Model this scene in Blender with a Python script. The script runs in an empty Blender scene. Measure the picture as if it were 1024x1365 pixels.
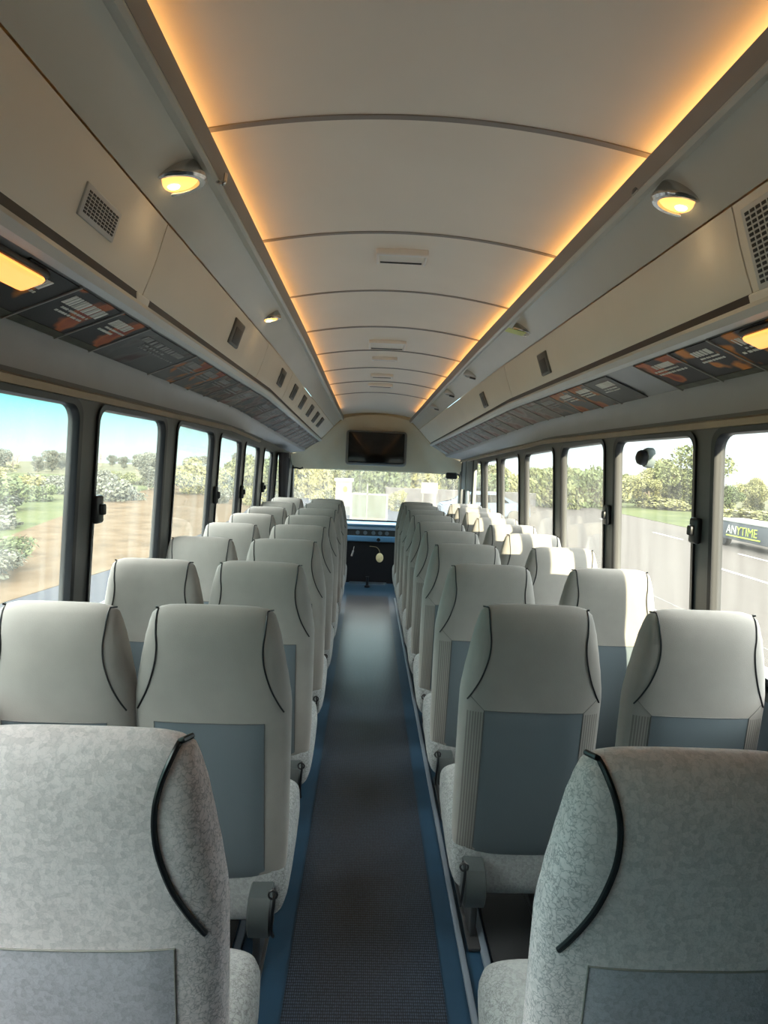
import bpy, bmesh, math, random
from mathutils import Vector, Matrix, noise
random.seed(7)
S = bpy.context.scene
COL = S.collection
PI = math.pi

# ------------------------------------------------------------ camera
YAW, PIT, ROL, CX, CZ = .0292, .0849, .0408, -.143, 1.65
cd = bpy.data.cameras.new('camera'); cam = bpy.data.objects.new('camera', cd); COL.objects.link(cam)
S.camera = cam
cd.sensor_fit = 'VERTICAL'; cd.sensor_height = 36.0; cd.lens = 800.0 / 1365.0 * 36.0
cd.clip_start = .02; cd.clip_end = 600
cam.location = (CX, 0, CZ)
cam.matrix_world = (Matrix.Translation((CX, 0, CZ)) @ Matrix.Rotation(-YAW, 4, 'Z')
                    @ Matrix.Rotation(PI/2 - PIT, 4, 'X') @ Matrix.Rotation(ROL, 4, 'Z'))

# ------------------------------------------------------------ view, world, sun
S.view_settings.view_transform = 'Standard'; S.view_settings.look = 'None'
S.view_settings.gamma = 1; S.view_settings.exposure = 2.3
W = bpy.data.worlds.new('sky'); S.world = W; W.use_nodes = True
nt = W.node_tree; nt.nodes.clear()
out = nt.nodes.new('ShaderNodeOutputWorld'); bg = nt.nodes.new('ShaderNodeBackground')
tc = nt.nodes.new('ShaderNodeTexCoord'); sep = nt.nodes.new('ShaderNodeSeparateXYZ')
nt.links.new(tc.outputs['Generated'], sep.inputs[0])
def wramp(pts, src):
    r = nt.nodes.new('ShaderNodeValToRGB'); e = r.color_ramp.elements
    while len(e) < len(pts): e.new(.5)
    for k, (p, c) in enumerate(pts): e[k].position = p; e[k].color = (*c, 1)
    nt.links.new(src, r.inputs[0]); return r
upl = wramp([(0, (.50, .70, .66)), (.07, (.20, .60, .59)), (.25, (.14, .52, .56)), (.6, (1.0, .96, .91))], sep.outputs[2])
upr = wramp([(0, (.80, .86, .84)), (.12, (.56, .72, .78)), (.28, (.48, .70, .80)), (.6, (1.0, .96, .91))], sep.outputs[2])
mr = nt.nodes.new('ShaderNodeMapRange'); mr.inputs[1].default_value = -.5; mr.inputs[2].default_value = .4
nt.links.new(sep.outputs[0], mr.inputs[0])
mx = nt.nodes.new('ShaderNodeMix'); mx.data_type = 'RGBA'
nt.links.new(mr.outputs[0], mx.inputs[0]); nt.links.new(upl.outputs[0], mx.inputs[6]); nt.links.new(upr.outputs[0], mx.inputs[7])
nt.links.new(mx.outputs[2], bg.inputs[0])
st = wramp([(0, (.115,)*3), (.30, (.12,)*3), (.5, (1,)*3)], sep.outputs[2])
mm = nt.nodes.new('ShaderNodeMath'); mm.operation = 'MULTIPLY'; mm.inputs[1].default_value = 3.6
nt.links.new(st.outputs[0], mm.inputs[0]); nt.links.new(mm.outputs[0], bg.inputs[1])
nt.links.new(bg.outputs[0], out.inputs[0])

SUN_DIR = Vector((.20, -1.0, .235)).normalized()       # towards the sun: low, behind and right of the bus
sd = bpy.data.lights.new('sun', 'SUN'); sd.energy = 3.6; sd.angle = math.radians(.6); sd.color = (1.0, .86, .62)
so = bpy.data.objects.new('sun', sd); COL.objects.link(so)
so.rotation_euler = SUN_DIR.to_track_quat('Z', 'Y').to_euler()

# ------------------------------------------------------------ materials
MATS = {}
def mat(name, col, rough=.6, metal=0, spec=.5, emit=None, es=0, noise_s=0, noise_a=0, bump=0, bump_s=200, sheen=0):
    m = bpy.data.materials.new(name); m.use_nodes = True; n = m.node_tree.nodes; l = m.node_tree.links
    b = n['Principled BSDF']
    b.inputs['Base Color'].default_value = (*col, 1); b.inputs['Roughness'].default_value = rough
    b.inputs['Metallic'].default_value = metal; b.inputs['Specular IOR Level'].default_value = spec
    if sheen: b.inputs['Sheen Weight'].default_value = sheen
    if emit: b.inputs['Emission Color'].default_value = (*emit, 1); b.inputs['Emission Strength'].default_value = es
    t = n.new('ShaderNodeTexCoord')
    if noise_a:
        q = n.new('ShaderNodeTexNoise'); q.inputs['Scale'].default_value = noise_s; q.inputs['Detail'].default_value = 5
        l.new(t.outputs['Object'], q.inputs['Vector'])
        r = n.new('ShaderNodeValToRGB'); e = r.color_ramp.elements
        e[0].position = .3; e[1].position = .7
        e[0].color = (*[max(0, c*(1-noise_a)) for c in col], 1); e[1].color = (*[min(1, c*(1+noise_a)) for c in col], 1)
        l.new(q.outputs[0], r.inputs[0]); l.new(r.outputs[0], b.inputs['Base Color'])
    if bump:
        q = n.new('ShaderNodeTexNoise'); q.inputs['Scale'].default_value = bump_s; q.inputs['Detail'].default_value = 3
        l.new(t.outputs['Object'], q.inputs['Vector'])
        u = n.new('ShaderNodeBump'); u.inputs['Strength'].default_value = bump; u.inputs['Distance'].default_value = .004
        l.new(q.outputs[0], u.inputs['Height']); l.new(u.outputs[0], b.inputs['Normal'])
    MATS[name] = m; return m

CEIL = mat('ceiling_panel', (.84, .78, .68), .45, noise_s=2, noise_a=.03)
VAL = mat('valance_plastic', (.60, .57, .49), .28, noise_s=3, noise_a=.03)
BIN = mat('bin_plastic', (.80, .74, .63), .38, noise_s=3, noise_a=.03)
TRIM = mat('pale_trim', (.56, .56, .54), .35)
GREYT = mat('grey_trim', (.30, .31, .33), .4, noise_s=5, noise_a=.05)
PILLAR = mat('pillar_grey', (.085, .09, .09), .42, noise_s=4, noise_a=.08)
BRONZE = mat('bronze_trim', (.36, .29, .22), .3, metal=.5, noise_s=6, noise_a=.1)
BLACK = mat('black_rubber', (.008, .009, .012), .35)
DARK = mat('dark_plastic', (.03, .032, .035), .4)
SEAM = mat('seam_line', (.27, .25, .23), .6)
CHROME = mat('chrome', (.6, .58, .55), .2, metal=1)
SCREEN = mat('black_screen', (.004, .004, .005), .12)
WALLLOW = mat('lower_wall_vinyl', (.16, .19, .24), .6)
LIPSH = mat('lip_shaded', (.26, .25, .235), .4)  # shade on the upright lip face is put into this darker colour
SEAMG = mat('seat_seam', (.10, .10, .10), .7)
BLUEF = mat('blue_floor_vinyl', (.018, .052, .095), .38, noise_s=8, noise_a=.1)
ALU = mat('aluminium_rail', (.22, .27, .33), .4, metal=.4)
BLUED = mat('blue_dash', (.10, .24, .42), .35)
HEADL = mat('headliner', (.56, .47, .32), .7, noise_s=4, noise_a=.05)
WHITEP = mat('white_plastic', (.8, .79, .75), .35)
GREYP = mat('hinge_grey', (.06, .072, .075), .38)
CREAM = mat('cream_tag', (.75, .68, .42), .6)
HANDLE = mat('latch_grey', (.10, .095, .08), .35)
HANDD = mat('latch_recess', (.03, .028, .025), .4)
CURT = mat('dark_curtain', (.015, .013, .018), .9)
GREYSH = mat('grey_shade', (.22, .25, .27), .6)
YEL = mat('yellow_card', (.72, .76, .30), .6)

COVE = mat('cove_strip', (1, .7, .35), .5, emit=(1.0, .52, .17), es=1.25)
LENS = mat('lamp_lens', (1, .8, .5), .3, emit=(1.0, .42, .09), es=.42)
BULB = mat('lamp_bulb', (1, .9, .7), .3, emit=(1.0, .80, .42), es=3)
LENSOFF = mat('lamp_lens_dim', (.45, .43, .36), .25)
READL = mat('reading_diffuser', (1, .75, .4), .4, emit=(1.0, .36, .07), es=.32)

def fabric(name, base, kind):
    m = bpy.data.materials.new(name); m.use_nodes = True; n = m.node_tree.nodes; l = m.node_tree.links
    b = n['Principled BSDF']; b.inputs['Roughness'].default_value = .85
    b.inputs['Specular IOR Level'].default_value = .25; b.inputs['Sheen Weight'].default_value = .15
    t = n.new('ShaderNodeTexCoord')
    def ramp(src, pts):
        r = n.new('ShaderNodeValToRGB'); e = r.color_ramp.elements
        while len(e) < len(pts): e.new(.5)
        for k, (p, c) in enumerate(pts): e[k].position = p; e[k].color = (*c, 1)
        l.new(src, r.inputs[0]); return r
    def mix(f, a, c, mode='MIX'):
        x = n.new('ShaderNodeMix'); x.data_type = 'RGBA'; x.blend_type = mode
        if isinstance(f, float): x.inputs[0].default_value = f
        else: l.new(f, x.inputs[0])
        l.new(a, x.inputs[6]); l.new(c, x.inputs[7]); return x.outputs[2]
    nz = n.new('ShaderNodeTexNoise'); nz.inputs['Scale'].default_value = 9; nz.inputs['Detail'].default_value = 8
    l.new(t.outputs['Object'], nz.inputs['Vector'])
    c0 = ramp(nz.outputs[0], [(.3, [x*.93 for x in base]), (.7, [x*1.06 for x in base])]).outputs[0]
    wv = n.new('ShaderNodeTexNoise'); wv.inputs['Scale'].default_value = 420
    l.new(t.outputs['Object'], wv.inputs['Vector'])
    height = wv.outputs[0]; bs = .25
    if kind == 'pattern':
        # soft leaf-like blotches, and fine crackle lines towards the side wings
        v = n.new('ShaderNodeTexVoronoi'); v.inputs['Scale'].default_value = 105; v.inputs['Randomness'].default_value = .7
        l.new(t.outputs['Object'], v.inputs['Vector'])
        c1 = ramp(v.outputs['Color'], [(.25, [x*.78 for x in base]), (.55, base), (.85, [min(1, x*1.08) for x in base])]).outputs[0]
        n2 = n.new('ShaderNodeTexNoise'); n2.inputs['Scale'].default_value = 60; l.new(t.outputs['Object'], n2.inputs['Vector'])
        wp = n.new('ShaderNodeMix'); wp.data_type = 'RGBA'; wp.blend_type = 'LINEAR_LIGHT'; wp.inputs[0].default_value = .02
        l.new(t.outputs['Object'], wp.inputs[6]); l.new(n2.outputs['Color'], wp.inputs[7])
        e_ = n.new('ShaderNodeTexVoronoi'); e_.feature = 'DISTANCE_TO_EDGE'; e_.inputs['Scale'].default_value = 72
        l.new(wp.outputs[2], e_.inputs['Vector'])
        cr = ramp(e_.outputs['Distance'], [(0, (.40, .40, .42)), (.10, (1, 1, 1))]).outputs[0]
        sx = n.new('ShaderNodeSeparateXYZ'); l.new(t.outputs['Object'], sx.inputs[0])
        ab = n.new('ShaderNodeMath'); ab.operation = 'ABSOLUTE'; l.new(sx.outputs[0], ab.inputs[0])
        mr_ = n.new('ShaderNodeMapRange'); mr_.inputs[1].default_value = .14; mr_.inputs[2].default_value = .19
        mr_.inputs[3].default_value = .22; mr_.inputs[4].default_value = .8
        l.new(ab.outputs[0], mr_.inputs[0])
        c2 = mix(.55, c0, c1)
        dk = mix(mr_.outputs[0], c2, mix(1.0, c2, cr, 'MULTIPLY'))
        c0 = dk
        ad = n.new('ShaderNodeMath'); ad.operation = 'ADD'; l.new(v.outputs['Distance'], ad.inputs[0]); l.new(wv.outputs[0], ad.inputs[1])
        height = ad.outputs[0]; bs = .3
    if kind == 'pleat':
        sx = n.new('ShaderNodeSeparateXYZ'); l.new(t.outputs['Object'], sx.inputs[0])
        ab = n.new('ShaderNodeMath'); ab.operation = 'ABSOLUTE'; l.new(sx.outputs[0], ab.inputs[0])
        g1 = n.new('ShaderNodeMath'); g1.operation = 'GREATER_THAN'; g1.inputs[1].default_value = .158; l.new(ab.outputs[0], g1.inputs[0])
        g2 = n.new('ShaderNodeMath'); g2.operation = 'LESS_THAN'; g2.inputs[1].default_value = .872; l.new(sx.outputs[2], g2.inputs[0])
        gy = n.new('ShaderNodeMath'); gy.operation = 'LESS_THAN'; gy.inputs[1].default_value = .212; l.new(ab.outputs[0], gy.inputs[0])
        g3 = n.new('ShaderNodeMath'); g3.operation = 'MULTIPLY'; l.new(g1.outputs[0], g3.inputs[0]); l.new(g2.outputs[0], g3.inputs[1])
        g4 = n.new('ShaderNodeMath'); g4.operation = 'MULTIPLY'; l.new(g3.outputs[0], g4.inputs[0]); l.new(gy.outputs[0], g4.inputs[1])
        s1 = n.new('ShaderNodeMath'); s1.operation = 'MULTIPLY'; s1.inputs[1].default_value = 780; l.new(ab.outputs[0], s1.inputs[0])
        s2 = n.new('ShaderNodeMath'); s2.operation = 'SINE'; l.new(s1.outputs[0], s2.inputs[0])
        sr = ramp(s2.outputs[0], [(0, [x*.62 for x in base]), (.9, [x*1.05 for x in base])]).outputs[0]
        c0 = mix(g4.outputs[0], c0, sr)
    l.new(c0, b.inputs['Base Color'])
    u = n.new('ShaderNodeBump'); u.inputs['Strength'].default_value = bs; u.inputs['Distance'].default_value = .0015
    l.new(height, u.inputs['Height']); l.new(u.outputs[0], b.inputs['Normal'])
    return m
FAB = fabric('seat_fabric', (.305, .29, .272), 'plain')
FABR = fabric('seat_fabric_pleated', (.305, .29, .272), 'pleat')
FABP = fabric('seat_fabric_patterned', (.82, .73, .735), 'pattern')
CUSH = fabric('cushion_fabric', (.33, .35, .355), 'pattern')
VINYL = mat('seat_vinyl', (.125, .155, .175), .42, noise_s=6, noise_a=.03)
PANP = fabric('panel_fabric_patterned', (.50, .48, .53), 'pattern')

def floor_mat():
    m = bpy.data.materials.new('aisle_mat'); m.use_nodes = True; n = m.node_tree.nodes; l = m.node_tree.links
    b = n['Principled BSDF']; b.inputs['Roughness'].default_value = .30
    t = n.new('ShaderNodeTexCoord'); mp = n.new('ShaderNodeMapping'); mp.inputs['Scale'].default_value = (1, .62, 1)
    l.new(t.outputs['Object'], mp.inputs[0])
    v = n.new('ShaderNodeTexVoronoi'); v.inputs['Scale'].default_value = 150; v.inputs['Randomness'].default_value = .15
    l.new(mp.outputs[0], v.inputs['Vector'])
    r = n.new('ShaderNodeValToRGB'); e = r.color_ramp.elements
    e[0].position = .25; e[0].color = (.055, .078, .115, 1); e[1].position = .5; e[1].color = (.007, .010, .017, 1)
    l.new(v.outputs['Distance'], r.inputs[0]); l.new(r.outputs[0], b.inputs['Base Color'])
    u = n.new('ShaderNodeBump'); u.inputs['Strength'].default_value = .25; u.inputs['Distance'].default_value = .001; u.invert = True
    l.new(v.outputs['Distance'], u.inputs['Height']); l.new(u.outputs[0], b.inputs['Normal'])
    return m
AISLE = floor_mat()

def glass_mat(name, tint, haze, streak=True):
    m = bpy.data.materials.new(name); m.use_nodes = True; n = m.node_tree.nodes; l = m.node_tree.links; n.clear()
    o = n.new('ShaderNodeOutputMaterial'); tr = n.new('ShaderNodeBsdfTransparent'); tr.inputs[0].default_value = (*tint, 1)
    df = n.new('ShaderNodeBsdfTranslucent'); df.inputs[0].default_value = (.8, .8, .76, 1)
    d2 = n.new('ShaderNodeBsdfDiffuse'); d2.inputs[0].default_value = (.7, .7, .68, 1)
    ds = n.new('ShaderNodeMixShader'); l.new(df.outputs[0], ds.inputs[1]); l.new(d2.outputs[0], ds.inputs[2]); ds.inputs[0].default_value = .5
    gl = n.new('ShaderNodeBsdfGlossy'); gl.inputs['Roughness'].default_value = .03
    fr = n.new('ShaderNodeLayerWeight'); fr.inputs[0].default_value = .12
    fm = n.new('ShaderNodeMath'); fm.operation = 'MULTIPLY'; fm.inputs[1].default_value = .12; l.new(fr.outputs['Fresnel'], fm.inputs[0])
    t = n.new('ShaderNodeTexCoord'); mp = n.new('ShaderNodeMapping'); mp.inputs['Scale'].default_value = (5, 7, .8)
    l.new(t.outputs['Object'], mp.inputs[0])
    q = n.new('ShaderNodeTexNoise'); q.inputs['Scale'].default_value = 2.2; q.inputs['Detail'].default_value = 6; l.new(mp.outputs[0], q.inputs['Vector'])
    r = n.new('ShaderNodeMapRange'); r.inputs[1].default_value = .35; r.inputs[2].default_value = .75
    r.inputs[3].default_value = haze*.5; r.inputs[4].default_value = haze*1.7; l.new(q.outputs[0], r.inputs[0])
    m1 = n.new('ShaderNodeMixShader'); l.new(r.outputs[0], m1.inputs[0]); l.new(tr.outputs[0], m1.inputs[1]); l.new(ds.outputs[0], m1.inputs[2])
    m2 = n.new('ShaderNodeMixShader'); l.new(fm.outputs[0], m2.inputs[0]); l.new(m1.outputs[0], m2.inputs[1]); l.new(gl.outputs[0], m2.inputs[2])
    l.new(m2.outputs[0], o.inputs[0]); return m
GLASSL = glass_mat('dusty_glass_left', (.95, .98, .97), .08)
GLASSR = glass_mat('dusty_glass_right', (.95, .98, .97), .045)
GLASSF = glass_mat('windshield_glass', (.96, .97, .95), .11)

# ------------------------------------------------------------ mesh helpers
def link(name, bm, m, parent=None, smooth=True, angle=40):
    me = bpy.data.meshes.new(name)
    bmesh.ops.recalc_face_normals(bm, faces=bm.faces); bm.to_mesh(me); bm.free()
    for x in (m if isinstance(m, (list, tuple)) else [m]): me.materials.append(x)
    o = bpy.data.objects.new(name, me); COL.objects.link(o)
    if smooth:
        for p in me.polygons: p.use_smooth = True
        me.set_sharp_from_angle(angle=math.radians(angle))
    if parent: o.parent = parent
    return o
def tag(o, label=None, cat=None, group=None, kind=None):
    if label: o['label'] = label
    if cat: o['category'] = cat
    if group: o['group'] = group
    if kind: o['kind'] = kind
    return o
def empty(name, loc, label=None, cat=None, group=None, rz=0):
    o = bpy.data.objects.new(name, None); COL.objects.link(o); o.location = loc; o.rotation_euler = (0, 0, rz)
    o.empty_display_size = .1
    return tag(o, label, cat, group)
def struct(o, label=None):
    o['kind'] = 'structure'
    if label: o['label'] = label
    return o
def copy_tree(o, parent=None):
    c = o.copy(); COL.objects.link(c); c.parent = parent
    for ch in list(o.children): copy_tree(ch, c)
    return c
def bx(bm, x0, x1, y0, y1, z0, z1, bev=0):
    r = bmesh.ops.create_cube(bm, size=1)
    vs = r['verts']
    for v in vs:
        v.co = Vector(((x0+x1)/2 + v.co.x*(x1-x0), (y0+y1)/2 + v.co.y*(y1-y0), (z0+z1)/2 + v.co.z*(z1-z0)))
    if bev:
        es = list({e for v in vs for e in v.link_edges})
        bmesh.ops.bevel(bm, geom=es, offset=bev, segments=3, affect='EDGES', profile=.5)
    return bm
def box(name, x0, x1, y0, y1, z0, z1, m, parent=None, bev=0):
    return link(name, bx(bmesh.new(), x0, x1, y0, y1, z0, z1, bev), m, parent)
def grid(bm, rows, closed_u=False, closed_v=False):
    """rows: list of lists of points -> quads"""
    V = [[bm.verts.new(p) for p in r] for r in rows]
    nu, nv = len(V), len(V[0])
    for i in range(nu - (0 if closed_u else 1)):
        for j in range(nv - (0 if closed_v else 1)):
            a, b, c, d = V[i][j], V[(i+1) % nu][j], V[(i+1) % nu][(j+1) % nv], V[i][(j+1) % nv]
            try: bm.faces.new((a, b, c, d))
            except ValueError: pass
    return V
def tube(bm, pts, r, n=8, closed=False):
    pts = [Vector(p) for p in pts]; rows = []; N = len(pts)
    ref = None
    for i, p in enumerate(pts):
        if closed: t = pts[(i+1) % N] - pts[i-1]
        else: t = pts[min(i+1, N-1)] - pts[max(i-1, 0)]
        t.normalize()
        if ref is None: ref = t.orthogonal().normalized()
        ref = (ref - t*ref.dot(t))
        if ref.length < 1e-5: ref = t.orthogonal()
        ref.normalize(); b = t.cross(ref)
        rr = r[i] if isinstance(r, (list, tuple)) else r
        rows.append([p + (ref*math.cos(2*PI*k/n) + b*math.sin(2*PI*k/n))*rr for k in range(n)])
    V = grid(bm, rows, closed_u=closed, closed_v=True)
    if not closed:
        bm.faces.new(V[0]); bm.faces.new(V[-1][::-1])
    return bm
def smooth_path(pts, k=6):
    P = [Vector(p) for p in pts]; out = []
    for i in range(len(P)-1):
        p0, p1, p2, p3 = P[max(i-1, 0)], P[i], P[i+1], P[min(i+2, len(P)-1)]
        for s in range(k):
            t = s/k
            out.append(.5*((2*p1) + (p2-p0)*t + (2*p0-5*p1+4*p2-p3)*t*t + (3*p1-p0-3*p2+p3)*t**3))
    out.append(P[-1]); return out
def lathe(bm, prof, loc, axis='Z', n=24, sx=1, sy=1):
    rows = []
    for r, h in prof:
        row = []
        for k in range(n):
            a = 2*PI*k/n; p = Vector((r*math.cos(a)*sx, r*math.sin(a)*sy, h))
            if axis == 'X': p = Vector((p.z, p.x, p.y))
            if axis == 'Y': p = Vector((p.x, p.z, p.y))
            row.append(Vector(loc)+p)
        rows.append(row)
    V = grid(bm, rows, closed_v=True)
    if prof[0][0] > 1e-4: bm.faces.new(V[0])
    if prof[-1][0] > 1e-4: bm.faces.new(V[-1][::-1])
    bmesh.ops.remove_doubles(bm, verts=bm.verts, dist=1e-5)
    return bm

# ------------------------------------------------------------ the bus shell: cross-sections that narrow towards the front cap
Y0, YT, Y1 = -1.7, 4.5, 8.0
def tt(y): return min(1.15, max(0, (y-YT)/(Y1-YT)))
def lp(a, b, t): return a + (b-a)*t
SECA = dict(L1=(.618, 2.537), L2=(.810, 2.378), L3=(.895, 2.134), L4=(1.16, 1.985), L5=(1.17, 1.852))
SECB = dict(L1=(.431, 2.197), L2=(.560, 2.080), L3=(.725, 1.906), L4=(.937, 1.757), L5=(1.14, 1.690))
def cxs(y): return -.055*tt(y)
def sec(k, y, dx=0, dz=0):
    """point on a named profile line at station y, half-width and height; dx is outward"""
    t = tt(y); s = lp(1, .7, t)
    return (lp(SECA[k][0], SECB[k][0], t) + dx*s, lp(SECA[k][1], SECB[k][1], t) + dz*s)
def sweep(side, keys, y0, y1, m, name, parent=None, ny=None, closed=True, loc=None):
    ys = [y0] + [y for y in ([YT] if y0 < YT < y1 else [])] + [y1]
    # subdivide
    out = []
    for a, b in zip(ys, ys[1:]):
        k = max(1, int((b-a)/.5))
        out += [a+(b-a)*i/k for i in range(k)]
    out.append(ys[-1])
    bm = bmesh.new(); rows = []
    o = loc or (0, 0, 0)
    for y in out:
        row = []
        for k in keys:
            if k[0] == 'M':
                a_, b_ = sec('L3', y), sec('L2', y); x, z = lp(a_[0], b_[0], k[1])-k[2], lp(a_[1], b_[1], k[1])+k[2]*.2
            else: x, z = sec(k[0], y, k[1] if len(k) > 1 else 0, k[2] if len(k) > 2 else 0)
            row.append((cxs(y)+side*x-o[0], y-o[1], z-o[2]))
        rows.append(row)
    V = grid(bm, rows, closed_v=closed)
    if closed:
        bm.faces.new(V[0]); bm.faces.new(V[-1][::-1])
    return link(name, bm, m, parent, angle=30)

def lean(z):                                    # inner face of the side wall
    if z >= 1.0: return lp(1.215, 1.165, min(1, (z-1.0)/.85))
    return 1.215
WT = .028
def wtop(y): return 1.812 - .11*max(0, (y-3.6))/3.0
SILL = .97
def rrect(y0, y1, z0, z1f, r=.06, n=6):
    pts = []
    for (cy, cz, a0) in ((y1-r, 'b', -PI/2), (y1-r, 't', 0), (y0+r, 't', PI/2), (y0+r, 'b', PI)):
        for k in range(n+1):
            a = a0 + PI/2*k/n
            yy = cy + r*math.cos(a)
            zz = (z0 + r if cz == 'b' else z1f(cy) - r) + r*math.sin(a)
            if cz == 't': zz = z1f(yy) - r + r*math.sin(a)
            pts.append((yy, zz))
    return pts
OPEN_L = [(-1.5, -.35), (-.15, .95), (1.2, 2.17), (2.31, 3.07), (3.25, 4.03), (4.19, 4.90), (5.05, 5.72), (5.97, 6.55)]  # rearmost opening is out of view, added to let in more sky light
OPEN_R = [(1.42, 2.26), (2.39, 3.18), (3.32, 4.07), (4.24, 5.03), (5.23, 5.95), (6.13, 6.79)]
EXTRA_L = (6.86, 7.95); EXTRA_R = (7.0, 8.05)
def side_wall(side, opens, name):
    bm = bmesh.new()
    allop = opens
    edges = [Y0] + [(a[1]+b[0])/2 for a, b in zip(allop, allop[1:])] + [8.32]
    top = lambda y: wtop(y) + .35
    hdr = lambda y: max(sec('L5', y)[1], wtop(y)+.03) + .02
    for (a, b), e0, e1 in zip(allop, edges, edges[1:]):
        hole = rrect(a, b, SILL, wtop)
        N = len(hole); cy, cz = (a+b)/2, (SILL+wtop((a+b)/2))/2
        outer = []
        for (y, z) in hole:
            dy, dz = y-cy, z-cz
            # project onto the bay rectangle
            ty = ((e1-cy)/dy) if dy > 1e-6 else ((e0-cy)/dy if dy < -1e-6 else 1e9)
            zt = hdr(y)
            tz = ((zt-cz)/dz) if dz > 1e-6 else ((.90-cz)/dz if dz < -1e-6 else 1e9)
            t = min(ty, tz); outer.append((cy+dy*t, cz+dz*t))
        # corners exact: snap nearest
        for (qy, qz) in ((e0, .90), (e1, .90), (e0, hdr(e0)), (e1, hdr(e1))):
            k = min(range(N), key=lambda i: (outer[i][0]-qy)**2 + (outer[i][1]-qz)**2); outer[k] = (qy, qz)
        X = lambda z, o: side*(lean(z)+o)
        grid(bm, [[(X(z, 0), y, z) for y, z in outer], [(X(z, 0), y, z) for y, z in hole],
                  [(X(z, WT), y, z) for y, z in hole], [(X(z, WT), y, z) for y, z in outer]], closed_v=True)
    o = link(name, bm, PILLAR, angle=25); struct(o, 'grey side wall with window pillars'); return o
wall_left = side_wall(-1, OPEN_L + [EXTRA_L], 'wall_left')
wall_right = side_wall(1, OPEN_R + [EXTRA_R], 'wall_right')
struct(box('trim_98', 1.19, 1.27, Y0, 1.2, .92, 1.9, PILLAR), 'unseen right rear panel added to block the sun')  # extra unseen panel, added to stop sun leaking in at the rear
# lower walls, below the sills, stand a little further out, with a ledge
for side, nm in ((-1, 'left'), (1, 'right')):
    bm = bmesh.new()
    prof = [(1.215, .93), (1.27, .90), (1.275, 0), (1.33, 0), (1.33, .96), (1.265, .97), (1.215, .97)]
    V = grid(bm, [[(side*x, y, z) for x, z in prof] for y in (Y0, 8.32)], closed_v=True)
    bm.faces.new(V[0]); bm.faces.new(V[1][::-1])
    struct(link('baseboard_'+nm, bm, WALLLOW, angle=20), 'blue grey lower side wall panel')

nwin = 0
def window(side, a, b, gm, z0=SILL, label=None):
    global nwin; nwin += 1
    hole = rrect(a, b, z0, wtop)
    root = empty('window_%d' % nwin, (side*1.19, (a+b)/2, z0)); struct(root, label)
    ox, oy, oz = root.location
    bm = bmesh.new()
    # black rubber gasket: rectangular section ring
    cy, cz = (a+b)/2, (z0+wtop((a+b)/2))/2
    def off(p, d):
        y, z = p; hy, hz = (b-a)/2, (wtop(cy)-z0)/2
        return (cy + (y-cy)*(1+d/hy), cz + (z-cz)*(1+d/hz))
    rows = []
    for d, xo in ((.010, -.010), (-.010, -.008), (-.014, .004), (-.014, WT+.004), (.004, WT+.004)):
        rows.append([(side*(lean(q[1])+xo)-ox, q[0]-oy, q[1]-oz) for q in (off(p, d) for p in hole)])
    grid(bm, rows, closed_u=True, closed_v=True)
    link('window_frame', bm, BLACK, root)
    bm = bmesh.new()
    for xo in (.014, .018):
        vs = [bm.verts.new((side*(lean(q[1])+xo)-ox, q[0]-oy, q[1]-oz)) for q in (off(p, -.012) for p in hole)]
        bm.faces.new(vs)
    link('pane', bm, gm, root, smooth=False)
    return root
for i, (a, b) in enumerate(OPEN_L): window(-1, a, b, GLASSL, label='dusty side window of the left wall')
for i, (a, b) in enumerate(OPEN_R): window(1, a, b, GLASSR, label='side window of the right wall')
window(-1, *EXTRA_L, GLASSL, label='driver side window')
wd = window(1, *EXTRA_R, GLASSR, label='glazed entrance door window')

# ceiling: a shallow arch of panels
def arch(name, y0, y1, m, dz=0, th=.012, xmax=1.16, ny=None):
    bm = bmesh.new(); ys = [y0]
    if y0 < YT < y1: ys.append(YT)
    ys.append(y1); st = []
    for a, b in zip(ys, ys[1:]):
        k = max(1, int((b-a)/.4)); st += [a+(b-a)*i/k for i in range(k)]
    st.append(y1)
    def row(y, o):
        w, z = sec('L1', y); s = lp(1, .66, tt(y)); r = []
        for k in range(-16, 17):
            u = k/16*xmax
            r.append((cxs(y)+u*w, y, z + s*(.105*(1-(u/1.3)**2) + .022) + dz + o))
        return r
    A = [row(y, 0) for y in st]; B = [row(y, th) for y in st]
    va = grid(bm, A); vb = grid(bm, B)
    n = len(st)
    for i in range(n-1):
        bm.faces.new((va[i][0], va[i+1][0], vb[i+1][0], vb[i][0])); bm.faces.new((va[i][-1], vb[i][-1], vb[i+1][-1], va[i+1][-1]))
    for j in range(32):
        bm.faces.new((va[0][j], vb[0][j], vb[0][j+1], va[0][j+1])); bm.faces.new((va[-1][j], va[-1][j+1], vb[-1][j+1], vb[-1][j]))
    return link(name, bm, m, angle=50)
struct(arch('ceiling', Y0, 8.02, CEIL), 'pale arched ceiling lining')
SEAMS = [.93, 1.86, 2.76, 3.68, 4.6, 5.2, 5.76, 6.29, 6.81]
for i, y in enumerate(SEAMS):
    struct(arch('trim_%d' % (i+1), y-.011, y+.011, SEAM, dz=-.004, th=.008), 'thin joint strip across the arched ceiling')
NT = len(SEAMS)
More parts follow.
